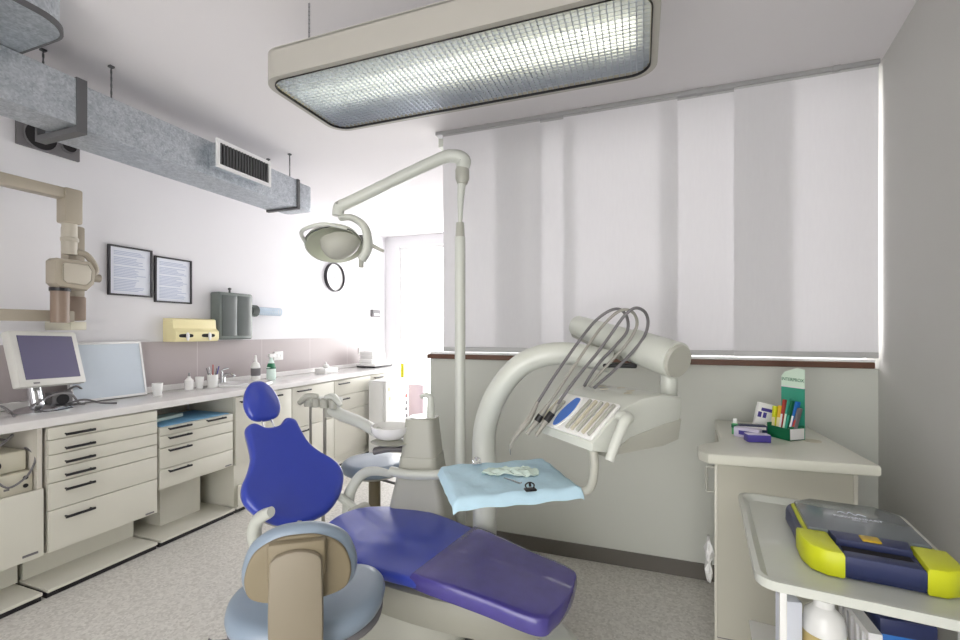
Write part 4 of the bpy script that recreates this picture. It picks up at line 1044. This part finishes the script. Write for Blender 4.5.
MB().prism([(-.075, -.125), (.075, -.125), (.085, -.06), (-.085, -.06)], .03, .070, .005).make('latch_plate', M_navy, ad)
MB().prism(rrect(-.02, -.118, .02, -.082, .004), .069, .0735, .002).make('latch', M_gold, ad)
for s_ in (-1, 1):
    b = MB(); pts = [(s_ * .154, -.14), (s_ * .154, -.075), (s_ * .085, -.075), (s_ * .075, -.207), (s_ * .11, -.206), (s_ * .14, -.185)]
    b.prism(pts, .001, .066, .008); cp = b.make('corner_guard', M_lime, ad)
    if s_ < 0: MB().prism([(-.135, -.125), (-.10, -.125), (-.095, -.15), (-.12, -.15)], .063, .0655).make('status_window', M_brown, cp, False)
MB().prism([(-.075, -.205), (.075, -.205), (.07, -.165), (-.07, -.165)], .01, .060, .008).make('handle', M_navy, ad)
MB().prism([(-.068, -.163), (.068, -.163), (.068, -.13), (-.068, -.13)], .03, .054).make('grip_recess', M_dark, ad, False)
text('POWERHEART', .017, M_pagepaper, ad, T((.01, .045, .0722)), ext=.0003)
text('AED G3', .010, M_pagepaper, ad, T((.01, .028, .0722)), ext=.0003)
MB().tube([(-.03, .075, .0728), (-.02, .085, .0728), (-.01, .07, .0728), (0, .088, .0728), (.01, .07, .0728), (.02, .08, .0728), (.035, .07, .0728)], .0012, 6).make('heart_trace', M_pagepaper, ad)
t = thing('bottle', 'clear bottle with amber lower half on the lower shelf of the trolley', 'bottle', onC(-.038, -.02, .316))
MB().lathe([(0, 0), (.05, 0), (.052, .01), (.052, .20), (.045, .24), (.025, .26), (.025, .28), (0, .28)]).make('body', M_porc, t)
MB().lathe([(.0525, .05), (.053, .05), (.053, .19), (.0525, .19)]).make('amber_band', M_amber, t)
t = thing('paper_sack', 'white printed paper packet behind the legs on the trolley shelf', 'packet', onC(-.122, -.03, .316), .2)
MB().span((-.024, -.03, 0), (.024, .03, .27), .008).make('packet', M_pagepaper, t)
t = thing('storage_box', 'bright blue box on the lower shelf of the trolley', 'box', onC(.145, .10, .316), .0)
MB().span((-.06, -.08, 0), (.06, .08, .24), .008).make('body', M_brightblue, t); MB().span((-.063, -.083, .2), (.063, .083, .245), .006).make('lid', M_navy, t)
t = thing('rack', 'grey slatted rack leaning on the trolley shelf beside the bottle', 'rack', onC(.06, .05, .316), .0)
b = MB()
for k in range(6): b.span((-.02, -.10 + k * .035, .03), (.0, -.085 + k * .035, .22))
b.span((-.024, -.11, .0), (.006, .11, .03)); b.span((-.024, -.11, .22), (.006, .11, .235)); b.make('frame', M_rail, t, False)

# ------------------------------------------------------------------ lights
w = bpy.data.worlds.new('world'); sc.world = w; w.use_nodes = True
bg = w.node_tree.nodes['Background']; bg.inputs[0].default_value = (1, .985, .965, 1); bg.inputs[1].default_value = 4.3
def area(name, loc, rot, sx, sy, power, color=(1, 1, 1)):
    l = bpy.data.lights.new(name, 'AREA'); l.shape = 'RECTANGLE'; l.size = sx; l.size_y = sy; l.energy = power; l.color = color
    o = bpy.data.objects.new(name, l); COL.objects.link(o); o.location = loc; o.rotation_euler = rot
    return o
area('window_daylight', (-.06, 3.25, 1.95), (PI / 2, 0, PI), 2.6, 1.6, 12, (1, .99, .98))     # faces -y
area('far_window_daylight', (-2.3, 5.75, 1.4), (PI / 2, 0, PI), 1.7, 2.4, 42, (.98, .99, 1))
for o in COL.objects:
    if o.type == 'LIGHT': o.rotation_euler = (-PI / 2, 0, 0)
sc.view_settings.view_transform = 'Standard'; sc.view_settings.look = 'None'
sc.view_settings.exposure = 0.28; sc.view_settings.gamma = 1; sc.view_settings.use_curve_mapping = False
